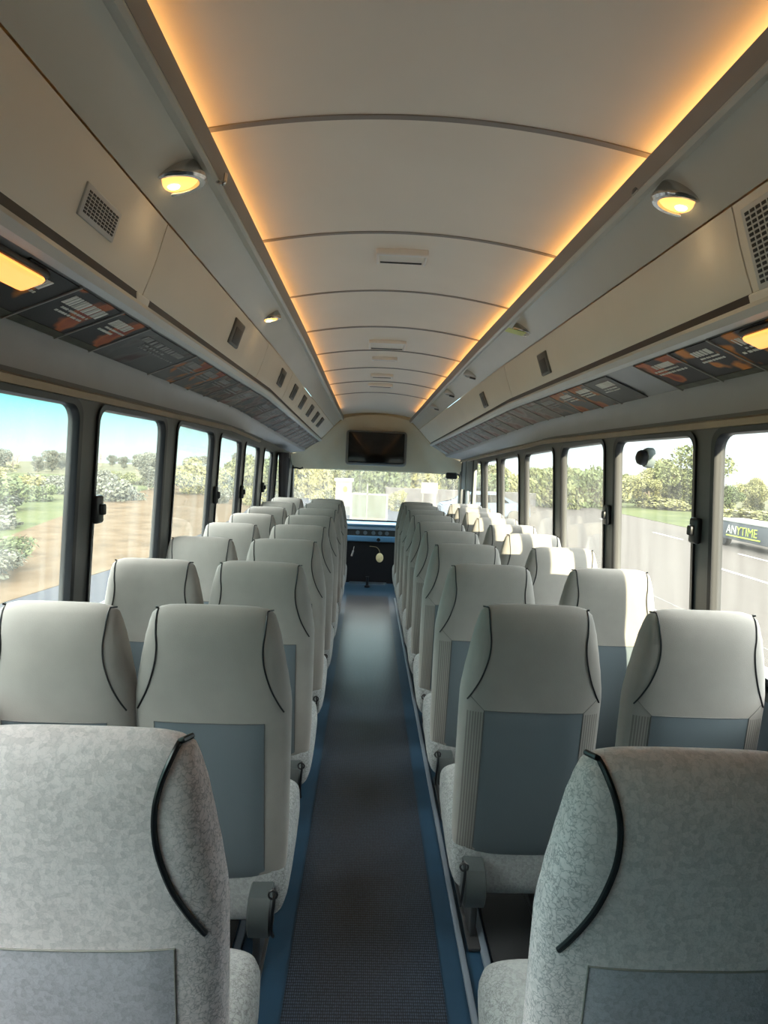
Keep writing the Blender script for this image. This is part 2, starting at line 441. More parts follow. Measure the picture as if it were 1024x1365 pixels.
# valance boards, cove lips, rails
for side, nm in ((-1, 'left'), (1, 'right')):
    NT += 1
    struct(sweep(side, [('L1', .012, -.040), ('L1', .016, -.054), ('L1', .028, -.060), ('L1', .044, -.052), ('L1', .06, -.044),
                        ('L2', -.03, .028), ('L2', -.002, .0), ('L2', .03, .05), ('L1', .16, .05), ('L1', .15, -.005), ('L1', .03, -.005), ('L1', .022, -.02)],
                 Y0, 7.98, VAL, 'trim_%d' % NT), 'glossy grey valance board with rolled edge, %s side' % nm)
    NT += 1
    struct(sweep(side, [('L1', -.001, .003), ('L1', .003, -.025), ('L1', .013, -.050), ('L1', .026, -.040), ('L1', .014, .003)],
                 Y0, 7.98, LIPSH, 'trim_%d' % NT), 'upright lip of the valance board, coloured dark for its shade, %s side' % nm)
    NT += 1
    struct(sweep(side, [('L3', -.012, -.014), ('L3', -.020, -.030), ('L3', -.008, -.050), ('L3', .02, -.055), ('L3', .03, -.03), ('L3', .02, -.012)],
                 Y0, 7.98, TRIM, 'trim_%d' % NT), 'pale rail under the luggage bins, %s side' % nm)
    NT += 1      # backing behind the adverts and the fascia below them
    struct(sweep(side, [('L3', .02, -.050), ('L4', -.02, .012), ('L4', -.012, -.012), ('L4', 0, -.03), ('L5', -.004, .02), ('L5', -.004, .01), ('L5', .03, .005), ('L4', .06, .05), ('L3', .12, -.02)],
                 Y0, 7.98, GREYT, 'trim_%d' % NT), 'grey fascia below the advert cards, %s side' % nm)
    NT += 1
    struct(sweep(side, [('L5', -.002, .008), ('L5', -.012, -.002), ('L5', -.010, -.026), ('L5', .01, -.03), ('L5', .02, .004)],
                 Y0, 7.98, BRONZE, 'trim_%d' % NT), 'bronze strip above the side windows, %s side' % nm)
    # cove lamp strip lying in the trough behind the valance lip
    o = sweep(side, [('L1', .055, .004), ('L1', .085, .004), ('L1', .085, .014), ('L1', .055, .014)], Y0+.1, 7.6, COVE, 'cove_light')
    tag(o, 'warm strip light hidden behind the %s edge of the arched ceiling' % nm, 'light strip', 'ceiling cove lights')
# roof shell that closes the bus
bm = bmesh.new()
prof = [(-1.33, .9), (-1.31, 1.9), (-1.25, 2.45), (-1.05, 2.75), (-.6, 2.88), (0, 2.92), (.6, 2.88), (1.05, 2.75), (1.25, 2.45), (1.31, 1.9), (1.33, .9)]
def inn(p): return (p[0]*.985, p[1]-.02 if p[1] > 2 else p[1])
hd = [(1.225, 1.87), (1.225, 2.2), (1.16, 2.5), (1.0, 2.68), (.6, 2.80), (0, 2.84)]
full = [(-x, z) for x, z in hd] + [(x, z) for x, z in hd[::-1][1:]]
outr = [(-1.30, 1.87), (-1.30, 2.2), (-1.22, 2.55), (-1.03, 2.76), (-.6, 2.87), (0, 2.91), (.6, 2.87), (1.03, 2.76), (1.22, 2.55), (1.30, 2.2), (1.30, 1.87)]
V = grid(bm, [[(x, y, z) for x, z in full + outr[::-1]] for y in (Y0, 8.45)], closed_v=True)
struct(link('trim_%d' % (NT+1), bm, BIN, angle=40), 'roof shell'); NT += 2
# rear wall out of view, closed without a window to keep the sun out
bm = bmesh.new()
bx(bm, -1.34, 1.34, Y0-.06, Y0, 0, 2.92)
struct(link('wall_back', bm, PILLAR), 'plain rear wall')
# floor
struct(box('floor', -1.33, 1.33, Y0-.05, 8.4, -.06, 0, BLUEF), 'dark blue vinyl floor')
mt = box('aisle_mat', -.339, .1545, Y0, 7.2, 0, .006, AISLE); tag(mt, 'long black dimpled rubber mat running down the aisle', 'floor mat')
# rails the seats stand on
for k, (x0, x1, m_) in enumerate(((-.455, -.43, ALU), (-.53, -.505, ALU), (.225, .245, ALU), (.30, .325, ALU))):
    struct(box('trim_%d' % NT, x0, x1, Y0+.1, 7.1, 0, .016, m_, bev=.004), 'metal seat rail along the floor'); NT += 1
for k, (x0, x1) in enumerate(((-1.2, -.54), (.335, 1.2))):  # dark sheets stand in for the shade under the seats
    struct(box('trim_%d' % NT, x0, x1, Y0+.1, 7.1, 0, .008, DARK), 'dark strip painting the shade under the seats'); NT += 1

# ------------------------------------------------------------ front: bulkhead, windshield, dashboard
def bulk():
    bm = bmesh.new()
    pts = []
    ytop = 8.0; w, z = sec('L1', ytop)
    # outline of section B, left to right over the top
    L = [sec('L5', ytop), sec('L4', ytop), sec('L3', ytop), sec('L2', ytop), sec('L1', ytop)]
    A = [(cxs(8)-x, z) for x, z in L]
    A += [(cxs(8)+k/8*sec('L1', ytop)[0], sec('L1', ytop)[1]+.06*(1-(k/8)**2)) for k in range(-7, 8)]
    A += [(cxs(8)+x, z) for x, z in L[::-1]]
    n = len(A)
    up = [(x*1.02, z+.03) for x, z in A]
    bot = [(-1.20+2.40*i/(n-1), 8.32, 1.515) for i in range(n)]
    row0 = [(x, 7.96, z+.02) for x, z in up]
    row1 = [(x*.995, 8.0, z-.006) for x, z in A]
    mid = [(r[0]*.5+b[0]*.5, 8.14, r[2]*.5+b[2]*.5-.02*0) for r, b in zip(row1, bot)]
    grid(bm, [row1, mid, bot, [(b[0], 8.36, 1.50) for b in bot], [(b[0], 8.40, 1.6) for b in bot], [(x*1.3, 8.40, z+.5) for x, z in up]])
    return struct(link('wall_front', bm, HEADL, angle=35), 'beige front bulkhead above the windshield')
bulk()
for nm, x0, x1 in (('left', -1.28, -1.165), ('right', 1.13, 1.28)):
    struct(box('trim_%d' % NT, x0, x1, 8.26, 8.40, .5, 1.56, DARK, bev=.02), 'dark corner post of the windshield'); NT += 1
struct(box('trim_%d' % NT, -1.3, 1.3, 8.38, 8.46, 0, .80, DARK), 'front wall below the windshield'); NT += 1
root = empty('window_%d' % (nwin+1), (0, 8.36, .8)); struct(root, 'wide hazy windshield')
o = box('pane', -1.19, 1.19, 0, .006, .02, .76, GLASSF, root)
bm = bmesh.new(); bx(bm, -1.19, 1.19, -.02, .02, -.01, .02)
link('window_frame', bm, BLACK, root)

# wall screen on the bulkhead
root = empty('wall_screen', (-.045, 7.96, 1.6), 'black rectangular screen mounted above the windshield', 'screen')
root.rotation_euler = (math.radians(-6), 0, 0)
box('bezel', -.405, .405, 0, .09, -.015, .45, mat('screen_bezel', (.16, .15, .14), .4), root, bev=.045)
box('display', -.375, .375, -.006, .03, .012, .425, SCREEN, root, bev=.02)

# dashboard
root = empty('dashboard', (0, 8.0, 0), 'blue topped dashboard below the windshield', 'dashboard')
bm = bmesh.new(); bx(bm, -1.1, 1.1, -.02, .36, .765, .80, .01); link('top_ledge', bm, BLUED, root)
box('light_strip', -1.1, 1.1, -.02, .3, .722, .760, mat('dash_pale', (.30, .42, .58), .3), root, bev=.006)
box('instrument_face', -1.1, 1.1, .0, .3, .64, .722, DARK, root)
box('lower_ledge', -1.1, 1.1, -.05, .3, .565, .64, BLUED, root, bev=.015)
box('lower_panel', -1.1, 1.1, .0, .3, .0, .565, BLACK, root)
for k, x in enumerate((-.25, -.15, -.04, .05, .14)):
    bm = bmesh.new(); lathe(bm, [(.028, 0), (.028, -.012), (.018, -.014), (0, -.014)], (x, 0, .682), 'Y', 14); link('gauge', bm, mat('gauge_face_%d' % k, (.16, .2, .24), .2), root)
bm = bmesh.new(); lathe(bm, [(.025, -.05), (.025, -.075), (0, -.075)], (.03, 0, .60), 'Y', 14); link('knob', bm, BLACK, root)
# step nosing and pedestal pole at the front of the aisle
struct(box('trim_%d' % NT, -.34, .16, 7.93, 7.97, 0, .03, CHROME), 'metal nosing of the front step'); NT += 1
root = empty('floor_post', (-.10, 7.72, 0), 'short black post standing on the floor before the front step', 'post')
bm = bmesh.new(); lathe(bm, [(.035, 0), (.035, .02), (.018, .03), (.016, .13), (.024, .14), (0, .145)], (0, 0, 0), n=16); link('shaft', bm, BLACK, root)
# cream tag on a cord, hanging from the dash
root = empty('hanging_tag', (.055, 7.93, .36), 'round cream tag hanging on a cord under the dashboard', 'tag')
bm = bmesh.new(); lathe(bm, [(0, -.012), (.04, -.010), (.05, 0), (.04, .010), (0, .012)], (0, 0, 0), 'Y', 20, 1, 1.25); link('disc', bm, CREAM, root)
bm = bmesh.new(); tube(bm, smooth_path([(0, 0, .06), (-.01, 0, .10), (-.05, .0, .14), (-.14, .0, .15)]), .004); link('cord', bm, mat('cord', (.3, .25, .15), .6), root)
# strap hanging at left
bm = bmesh.new(); tube(bm, smooth_path([(-.29, 7.94, .50), (-.30, 7.93, .44), (-.32, 7.93, .37)]), [.004]*6+[.012]*7, 8)
tag(link('hanging_strap', bm, mat('strap_grey', (.3, .3, .3), .6)), 'grey strap end hanging below the left part of the dashboard', 'strap')

# curtain by the driver window, mirror by the door post, shade in the door
bm = bmesh.new(); rows = []
for z in (.98, 1.2, 1.5, 1.66, 1.70):
    w = .06 if z < 1.6 else .075
    rows.append([(-1.13+.022*math.sin(k/24*2*PI*5)*0 + (w*.45+.008*math.cos(k*1.9))*math.cos(2*PI*k/24), 7.05+.32*math.sin(2*PI*k/24)*(1 if z > 1.3 else .9), z) for k in range(24)])
V = grid(bm, rows, closed_v=True); bm.faces.new(V[0]); bm.faces.new(V[-1][::-1])
tag(link('window_curtain', bm, CURT), 'dark gathered curtain beside the driver window', 'curtain')
root = empty('interior_mirror', (1.02, 8.12, 1.50), 'black rounded mirror with bent arm at the right end of the windshield', 'mirror')
box('mirror_head', -.11, .05, -.03, .03, -.06, .03, BLACK, root, bev=.025)
bm = bmesh.new(); tube(bm, smooth_path([(0, 0, .01), (.07, .02, .0), (.10, .05, -.08), (.115, .08, -.35), (.12, .08, -.6)]), .012, 10); link('arm', bm, DARK, root)
root = empty('coat_hook', (-1.12, 8.15, 1.50), 'small dark hook at the left upper corner of the windshield', 'hook')
bm = bmesh.new(); tube(bm, smooth_path([(-.05, 0, 0), (.0, 0, .01), (.06, -.02, 0), (.10, -.02, .02)]), .011, 8); link('hook_arm', bm, DARK, root)
root = empty('entrance_door', (1.15, 7.5, .1), 'grey entrance door leaf with folded shade and upright bars', 'door')
for y in (-.50, -.40, .02, .10, .46):
    box('upright_bar', -.055, -.015, y, y+.035, .5, 1.60, mat('door_bar%d' % int(y*100), (.32, .34, .34) if y in (.02, -.50) else (.05, .055, .06), .4), root, bev=.008)
box('shade_panel', -.05, -.025, -.36, .40, 1.22, 1.58, GREYSH, root, bev=.006)
box('lower_leaf', -.05, -.02, -.5, .5, .0, .82, WALLLOW, root)

# ------------------------------------------------------------ luggage bins
DOORK = [('L2', 0, -.006), ('M', .8, .003), ('M', .55, .006), ('M', .3, .005), ('M', .05, .001), ('L3', .004, .0), ('L3', .03, -.004), ('L3', .25, .02), ('L2', .2, -.05), ('L2', .03, -.004)]
def doorpt(side, y, f, o=0):
    """point on the bin door face, f 0 bottom to 1 top, o outwards from the face into the bus"""
    a = Vector(sec('L3', y)); b = Vector(sec('L2', y)); p = a.lerp(b, f)
    prof = [(0, .0), (.24, .013), (.5, .018), (1, 0)]
    bul = .016*math.sin(PI*f)*0
    nrm = Vector((b.y-a.y, -(b.x-a.x))).normalized()
    return Vector((cxs(y)+side*(p.x-nrm.x*o*1.0), y, p.y - nrm.y*o))
def frame_on_door(side, y, f, o=.004):
    """origin and axes (u along y, v up the door, w into the bus)"""
    p = doorpt(side, y, f, 0); u = (doorpt(side, y+.05, f)-doorpt(side, y-.05, f)).normalized()
    v = (doorpt(side, y, f+.05)-doorpt(side, y, f-.05)).normalized(); w = u.cross(v)
    if w.x*side > 0: w = -w
    return p, u, v, w
def local_box(bm, P, u, v, w, a, b, c, d, e, f, bev=0):
    t = bmesh.new(); bx(t, a, b, c, d, e, f, bev)
    M = Matrix.Translation(P) @ Matrix((u, v, w)).transposed().to_4x4(); bmesh.ops.transform(t, matrix=M, verts=t.verts)
    me = bpy.data.meshes.new('t'); t.to_mesh(me); t.free(); bm.from_mesh(me); bpy.data.meshes.remove(me); return bm
def latch(parent, side, y, f, w_=.085, h_=.13, wide=.5):
    P, u, v, w = frame_on_door(side, y, f)
    P = P - parent.location
    bm = local_box(bmesh.new(), P, u, v, w, -w_*wide, w_*wide, -h_/2, h_/2, -.004, .014, .009)
    h = link('handle', bm, HANDLE, parent)
    bm = local_box(bmesh.new(), P, u, v, w, -w_*wide*.62, w_*wide*.62, -h_*.40, h_*.22, .010, .016, .003)
    link('recess', bm, HANDD, h)
def grille(parent, side, y0, y1, f0, f1, ny, nz, name='air_grille'):
    bm = bmesh.new(); P, u, v, w = frame_on_door(side, (y0+y1)/2, (f0+f1)/2); P = P-parent.location
    hw, hh = (y1-y0)/2, (f1-f0)*.26/2
    local_box(bm, P, u, v, w, -hw-.012, hw+.012, -hh-.012, hh+.012, -.003, .010, .003)
    g = link(name, bm, TRIM, parent)
    bm = bmesh.new()
    for i in range(ny):
        for j in range(nz):
            cx_ = -hw + (i+.5)*2*hw/ny; cz_ = -hh + (j+.5)*2*hh/nz
            local_box(bm, P, u, v, w, cx_-hw/ny*.66, cx_+hw/ny*.66, cz_-hh/nz*.62, cz_+hh/nz*.62, 0, .0115)
    link('grille_holes', bm, BLACK, g, smooth=False)
def luggage_bin(side, y0, y1, label, latches=(), grl=None, lw=.085):
    loc = (side*1.0, y0, 2.13)
    root = empty('luggage_bin', loc, label, 'luggage bin', 'overhead luggage bins')
    sweep(side, DOORK, y0+.003, y1-.003, BIN, 'door', root, loc=loc)
    for (y, f) in latches: latch(root, side, y, f, w_=lw)
    if grl: grille(root, side, *grl)
    return root
luggage_bin(-1, Y0, 2.0, 'pale bin nearest the camera on the left with a small square grille', grl=(1.52, 1.69, .36, .58, 9, 7))
LB = [(2.0, 3.95, 3.15), (3.95, 4.98, 4.69), (4.98, 5.5, 5.26), (5.5, 6.0, 5.75), (6.0, 6.47, 6.25), (6.47, 6.9, 6.69), (6.9, 7.98, 7.09)]
ordw = ['second', 'third', 'fourth', 'fifth', 'sixth', 'seventh', 'last']
for (a, b, c), w_ in zip(LB, ordw):
    luggage_bin(-1, a, b, 'pale overhead bin on the left with one oblong latch, %s from the camera' % w_, latches=[(c, .55)], lw=.20 if c < 4 else .16)
luggage_bin(1, Y0, 1.66, 'pale bin nearest the camera on the right with a large perforated grille', grl=(1.20, 1.61, .10, .84, 18, 14))
luggage_bin(1, 1.66, 4.4, 'long pale overhead bin on the right with a squarish dark latch', latches=[(3.50, .47)], lw=.17)
luggage_bin(1, 4.4, 7.98, 'farthest long pale overhead bin on the right, reaching the front bulkhead', latches=[(5.09, .44)], lw=.12)
# black strip painting the shade in the gap between door and rail, small white joint clip
for side in (-1, 1):
    struct(sweep(side, [('L3', -.006, .014), ('L3', -.006, -.012), ('L3', .02, -.013), ('L3', .02, .012)], Y0, 7.97, BLACK, 'trim_%d' % NT), 'black strip for the shadow in the gap under the bins'); NT += 1
for nm, y, side in (('white joint clip under the left bins at the first door seam', 2.0, -1), ('pale joint clip under the right bins below the perforated grille', 1.62, 1)):
    P, u, v, w = frame_on_door(side, y, -.03)
    bm = local_box(bmesh.new(), P, u, v, w, -.05, .05, -.014, .022, -.004, .010, .005)
    tag(link('joint_clip', bm, WHITEP), nm, 'clip')

# ------------------------------------------------------------ advert cards under the bins
def advert_mat(name, base, blob, blobs, text, seed, textdens=.5):
    m = bpy.data.materials.new(name); m.use_nodes = True; n = m.node_tree.nodes; l = m.node_tree.links
    b = n['Principled BSDF']; b.inputs['Roughness'].default_value = .5
    t = n.new('ShaderNodeTexCoord'); mp = n.new('ShaderNodeMapping'); mp.inputs['Location'].default_value = (seed*3.1, seed*1.7, seed)
    l.new(t.outputs['Object'], mp.inputs[0])
    q = n.new('ShaderNodeTexNoise'); q.inputs['Scale'].default_value = 7; q.inputs['Detail'].default_value = 2; l.new(mp.outputs[0], q.inputs['Vector'])
    r = n.new('ShaderNodeValToRGB'); e = r.color_ramp.elements; e.new(.5); e.new(.6)
    e[0].position = 0; e[0].color = (*base, 1); e[1].position = .52-.1*blobs; e[1].color = (*[x*.8 for x in base], 1)
    e[2].position = .58-.1*blobs; e[2].color = (*blob, 1); e[3].position = .70-.1*blobs; e[3].color = (blob[0]*.5, blob[1]*.2, blob[2]*.2, 1)
    l.new(q.outputs[0], r.inputs[0]); l.new(r.outputs[0], b.inputs['Base Color'])
    return m
TXT = mat('advert_text_white', (.75, .74, .68), .5); TXT2 = mat('advert_text_grey', (.27, .27, .26), .5)
ADM = [advert_mat('advert_dark_orange', (.007, .005, .005), (.62, .20, .012), .35, 1, 1),
       advert_mat('advert_dark', (.010, .009, .010), (.45, .10, .01), .12, 1, 2),
       advert_mat('advert_grey', (.085, .088, .092), (.10, .10, .10), .2, 1, 3),
       advert_mat('advert_grey_orange', (.10, .10, .10), (.40, .13, .02), .1, 1, 4),
       advert_mat('advert_brown', (.055, .050, .046), (.15, .11, .08), .5, 1, 5),
       advert_mat('advert_taupe', (.16, .14, .12), (.26, .22, .18), .5, 1, 6)]
EDGE = mat('advert_edge', (.30, .29, .27), .4)
GRN = mat('advert_green_strip', (.05, .055, .035), .5, noise_s=20, noise_a=.5)
def adpt(side, y, f):
    a = Vector(sec('L3', y, .025, -.052)); b = Vector(sec('L4', y, -.025, .008)); p = a.lerp(b, f)
    return Vector((cxs(y)+side*p.x, y, p.y))
def advert(side, y0, y1, m, label, words=3, txt=TXT, strip=False, rng=None):
    loc = adpt(side, (y0+y1)/2, .5)
    root = empty('advert_card', loc, label, 'advert card', 'advert cards under the %s bins' % ('left' if side < 0 else 'right'))
    nn = (adpt(side, y1, 0)-adpt(side, y0, 0)).cross(adpt(side, y0, 1)-adpt(side, y0, 0)).normalized()
    if nn.z > 0: nn = -nn
    def quad(bm, ya, yb, fa, fb, h):
        c = [adpt(side, ya, fa), adpt(side, yb, fa), adpt(side, yb, fb), adpt(side, ya, fb)]
        lo = [bm.verts.new(p-loc+nn*.002) for p in c]; hi = [bm.verts.new(p-loc+nn*h) for p in c]
        bm.faces.new(hi)
        for k in range(4): bm.faces.new((lo[k], lo[(k+1) % 4], hi[(k+1) % 4], hi[k]))
    g = .006*(1 if y0 < 4 else .7)
    bm = bmesh.new(); quad(bm, y0+g, y1-g, .03, .97, .006); link('card', bm, m, root, smooth=False)
    rr = random.Random(int(y0*100)+side)
    L_ = y1-y0
    if words:
        bm = bmesh.new()
        f = .16
        for k in range(words):                       # rows of illegible lettering strokes
            ya = y0+L_*rr.uniform(.12, .25); end = y0+L_*rr.uniform(.6, .88); h = rr.uniform(.12, .2) if k == 0 else rr.uniform(.03, .05)
            while ya < end:
                w_ = L_*rr.uniform(.02, .055)
                quad(bm, ya, ya+w_, f, f+h, .0075); ya += w_*rr.uniform(1.25, 1.8)
            f += h + .05
        link('lettering', bm, txt, root, smooth=False)
    if strip:
        bm = bmesh.new(); quad(bm, y0+g, y1-g, .84, .97, .0078); link('bottom_strip', bm, GRN, root, smooth=False)
    bm = bmesh.new(); quad(bm, y1-g, y1, .0, 1, .010); link('divider', bm, EDGE, root, smooth=False)
    return root
LA = [(1.42, 1.66, 0), (1.66, 1.93, 1), (1.93, 2.16, 1), (2.16, 2.72, 2), (2.72, 3.02, 3), (3.02, 3.30, 3), (3.30, 3.62, 4), (3.62, 3.95, 4)]
y = 3.95; k = 0
while y < 7.7:
    st = .34 if y < 5 else (.30 if y < 6 else .24)
    LA.append((y, min(y+st, 7.9), 4 if k % 3 else 5)); y += st; k += 1
LN = {0: 'dark advert card with orange food picture', 1: 'nearly black advert card with orange accent', 2: 'wide grey advert card with pale lettering',
      3: 'grey advert card with orange picture', 4: 'brown advert card with close pale lettering', 5: 'taupe advert card with close pale lettering'}
def ordinal(n):
    w_ = ['first', 'second', 'third', 'fourth', 'fifth', 'sixth', 'seventh', 'eighth', 'ninth', 'tenth', 'eleventh', 'twelfth', 'thirteenth', 'fourteenth', 'fifteenth', 'sixteenth', 'seventeenth', 'eighteenth', 'nineteenth', 'twentieth', 'twenty first', 'twenty second', 'twenty third', 'twenty fourth', 'twenty fifth']
    return w_[n]
for i, (a, b, kk) in enumerate(LA):
    advert(-1, a, b, ADM[kk], LN[kk] + ', ' + ordinal(i) + ' from the camera under the left bins', words=3 if i != 0 else 2, txt=TXT if i < 3 else TXT2, strip=i < 3)
RA = [(1.35, 1.62, 1), (1.62, 1.93, 0), (1.93, 2.18, 0), (2.18, 2.46, 1), (2.75, 3.05, 2), (3.05, 3.30, 3), (3.30, 3.62, 3), (3.62, 3.95, 4), (3.95, 4.3, 5)]
y = 4.3; k = 0
while y < 7.6:
    st = .36 if y < 5 else (.30 if y < 6 else .25)
    RA.append((y, min(y+st, 7.9), 5)); y += st; k += 1
for i, (a, b, kk) in enumerate(RA):
    advert(1, a, b, ADM[kk], LN[kk] + ', ' + ordinal(i) + ' from the camera under the right bins', words=3, txt=TXT if i < 7 else TXT2, strip=i < 4)
# warm reading lamps among the adverts
for side, y, lb in ((-1, 1.40, 'glowing orange lamp housing at the left frame edge under the bins'), (1, 1.66, 'glowing orange lamp housing at the right frame edge under the bins')):
    P = adpt(side, y, .25); root = empty('reading_lamp', P, lb, 'lamp', 'reading lamps under the bins')
    u = Vector((0, 1, 0)); v = (adpt(side, y, 0)-adpt(side, y, 1)).normalized(); w = u.cross(v)
    if w.z > 0: w = -w
    O = Vector((0, 0, 0))
    link('housing', local_box(bmesh.new(), O, u, v, w, -.12, .12, -.045, .045, .0, .02, .01), DARK, root)
    link('diffuser', local_box(bmesh.new(), O, u, v, w, -.105, .105, -.035, .035, .015, .034, .012), READL, root)

# ------------------------------------------------------------ valance lamps
def valpt(side, y, f):
    a = Vector(sec('L1', y, .06, -.044)); b = Vector(sec('L2', y, 0, 0)); p = a.lerp(b, f); return Vector((cxs(y)+side*p.x, y, p.y))
def vlamp(side, y, kind, label, f=.50, s=1.0):
    P = valpt(side, y, f); root = empty('ceiling_lamp', P, label, 'ceiling lamp', 'lamps in the valance boards')
    t = (valpt(side, y, 1)-valpt(side, y, 0)); ang = math.atan2(t.z, t.x) if side > 0 else math.atan2(-t.z, -t.x)
    slope = math.atan2(valpt(side, y+.1, f).z-valpt(side, y-.1, f).z, .2)
    root.rotation_euler = (slope, -ang*.30, 0)
    n = 28
    bm = bmesh.new(); lathe(bm, [(.050, .045), (.062, .004), (.062, -.006), (.057, -.013), (.047, -.012), (.045, -.003), (.0, -.001)], (0, 0, 0), n=n, sx=1.15*s, sy=.78*s)
    link('bezel', bm, CHROME if kind != 'off' else TRIM, root)
    if kind == 'card':
        bm = bmesh.new(); bx(bm, -.11, .0, -.045, .045, -.016, -.013)
        link('hanging_card', bm, YEL, root)
    lm = {'on': LENS, 'dim': LENS, 'card': LENSOFF, 'off': LENSOFF}[kind]
    bm = bmesh.new(); lathe(bm, [(.045, -.004), (.040, -.010), (.02, -.014), (0, -.015)], (0, 0, 0), n=n, sx=1.15*s, sy=.78*s); link('lens', bm, lm, root)
    if kind in ('on', 'dim'):
        bm = bmesh.new(); lathe(bm, [(.0, -.006), (.016, -.013), (.012, -.019), (0, -.021)], (0, 0, 0), n=14, sx=1.2, sy=.9); link('bulb', bm, BULB, root)
        ld = bpy.data.lights.new('ceiling_lamp_glow', 'SPOT'); ld.energy = .12 if kind == 'on' else .08; ld.color = (1, .72, .38); ld.spot_size = 2.6; ld.spot_blend = .6; ld.shadow_soft_size = .03
        lo = bpy.data.objects.new('lamp_glow', ld); COL.objects.link(lo); lo.parent = root; lo.location = (0, 0, -.03)
    elif kind == 'off':
        bm = bmesh.new(); bx(bm, -.02, .03, -.012, .012, -.024, -.012, .004); link('nozzle', bm, HANDD, root)
vlamp(-1, 1.84, 'on', 'lit oval chrome lamp nearest the camera in the left valance', s=1.4)
vlamp(-1, 3.53, 'dim', 'lit oval lamp farther along the left valance')
vlamp(1, 1.80, 'on', 'lit oval chrome lamp nearest the camera in the right valance', s=1.3)
vlamp(1, 3.57, 'card', 'unlit lamp with yellow card hanging from it in the right valance', s=1.1)
vlamp(1, 5.07, 'off', 'unlit oval fitting in the right valance, second last but one to the front', s=1.1)
vlamp(1, 5.85, 'off', 'unlit oval fitting in the right valance, last but one to the front', s=1.1)
vlamp(1, 6.59, 'off', 'unlit oval fitting in the right valance nearest the front bulkhead', s=1.1)
# hook on the left lip and round speaker vent on the right lip
P = (cxs(0)-.632, 1.93, 2.495)
bm = bmesh.new(); tube(bm, smooth_path([(P[0]-.012, P[1], P[2]+.012), (P[0]-.006, P[1], P[2]-.014), (P[0]+.014, P[1], P[2]-.018), (P[0]+.020, P[1], P[2]+.01)]), .006, 8)
tag(link('lip_hook', bm, CHROME), 'small metal hook on the left ceiling lip beside the nearest lamp', 'hook')
root = empty('lip_vent', (.640, 1.87, 2.495), 'small dark slotted vent on the right ceiling lip', 'vent')
bm = bmesh.new(); lathe(bm, [(.022, .004), (.022, -.004), (.018, -.007), (0, -.007)], (0, 0, 0), n=18, sx=.7, sy=1.3); link('vent_body', bm, GREYP, root)
bm = bmesh.new()
for k in range(-2, 3): bx(bm, -.012, .012, k*.008-.002, k*.008+.002, -.010, -.006)
link('vent_slats', bm, VAL, root)

# ------------------------------------------------------------ ceiling hatches and vents
def ceilz(y, x=0):
    w, z = sec('L1', y); s = lp(1, .66, tt(y)); return z + s*(.105*(1-(x/w/1.3)**2)+.022)
def hatch(y, w_, d_, label, slot=True):
    root = empty('ceiling_hatch', (-.018+cxs(y), y, ceilz(y)), label, 'ceiling vent', 'white vents along the middle of the ceiling')
    root.rotation_euler = (math.atan2(ceilz(y+.1)-ceilz(y-.1), .2), 0, 0)
    bm = bmesh.new()
    bx(bm, -w_/2, w_/2, -d_/2, -d_/2+.03, -.03, .004, .008); bx(bm, -w_/2, -w_/2+.014, -d_/2, d_/2, -.026, .004, .005); bx(bm, w_/2-.014, w_/2, -d_/2, d_/2, -.026, .004, .005)
    link('surround', bm, WHITEP, root)
    box('flap', -w_/2+.012, w_/2-.012, -d_/2+.02, d_/2-.012, -.014, .002, BIN, root, bev=.004)
    if slot: box('slot', -w_/2+.02, w_/2-.02, d_/2-.012, d_/2-.002, -.018, -.002, HANDD, root)
hatch(3.05, .25, .17, 'large white ceiling vent nearest the camera')
hatch(5.02, .30, .20, 'second white ceiling vent, above the middle of the aisle')
hatch(5.43, .22, .07, 'third ceiling vent, narrow and close behind the second')
hatch(6.04, .22, .10, 'fourth ceiling vent, narrow')
hatch(6.44, .26, .10, 'fifth ceiling vent, farthest towards the front')

# ------------------------------------------------------------ window catches and camera
def catch(side, y, z0, z1, label):
    zc = (z0+z1)/2; x = side*(lean(zc)-.012)
    root = empty('window_catch', (x, y, zc), label, 'window catch', 'black window catches')
    bm = bmesh.new(); bx(bm, -.014, .014, -.030, .030, -(z1-z0)/2, (z1-z0)/2, .011); link('catch_body', bm, BLACK, root)
    bm = bmesh.new(); bx(bm, -.030, -.006, -.012, .016, -(z1-z0)*.2, (z1-z0)*.2, .008) if side > 0 else bx(bm, .006, .030, -.012, .016, -(z1-z0)*.2, (z1-z0)*.2, .008)
    link('lever', bm, BLACK, root)
catch(-1, 2.33, 1.365, 1.475, 'black catch on the pillar after the nearest left window')
catch(-1, 4.14, 1.31, 1.43, 'black catch on the left between third and fourth visible windows')
catch(-1, 5.0, 1.29, 1.40, 'black catch on the left between fourth and fifth visible windows')
catch(-1, 6.0, 1.29, 1.39, 'small black catch farthest forward on the left wall')
catch(1, 2.36, 1.37, 1.475, 'black catch on the right pillar nearest the camera')
catch(1, 3.25, 1.35, 1.46, 'black catch on the second right pillar')
root = empty('window_camera', (1.165, 2.80, 1.715), 'round black camera stuck on the right window with grey ring', 'camera')
bm = bmesh.new(); lathe(bm, [(.048, .02), (.048, 0), (.043, -.012), (.034, -.014)], (0, 0, 0), 'X', 28); link('mount_ring', bm, mat('ring_grey', (.20, .24, .25), .35), root)
bm = bmesh.new(); lathe(bm, [(.036, 0), (.036, -.03), (.030, -.042), (.015, -.050), (0, -.052)], (0, 0, 0), 'X', 28); link('camera_body', bm, BLACK, root)

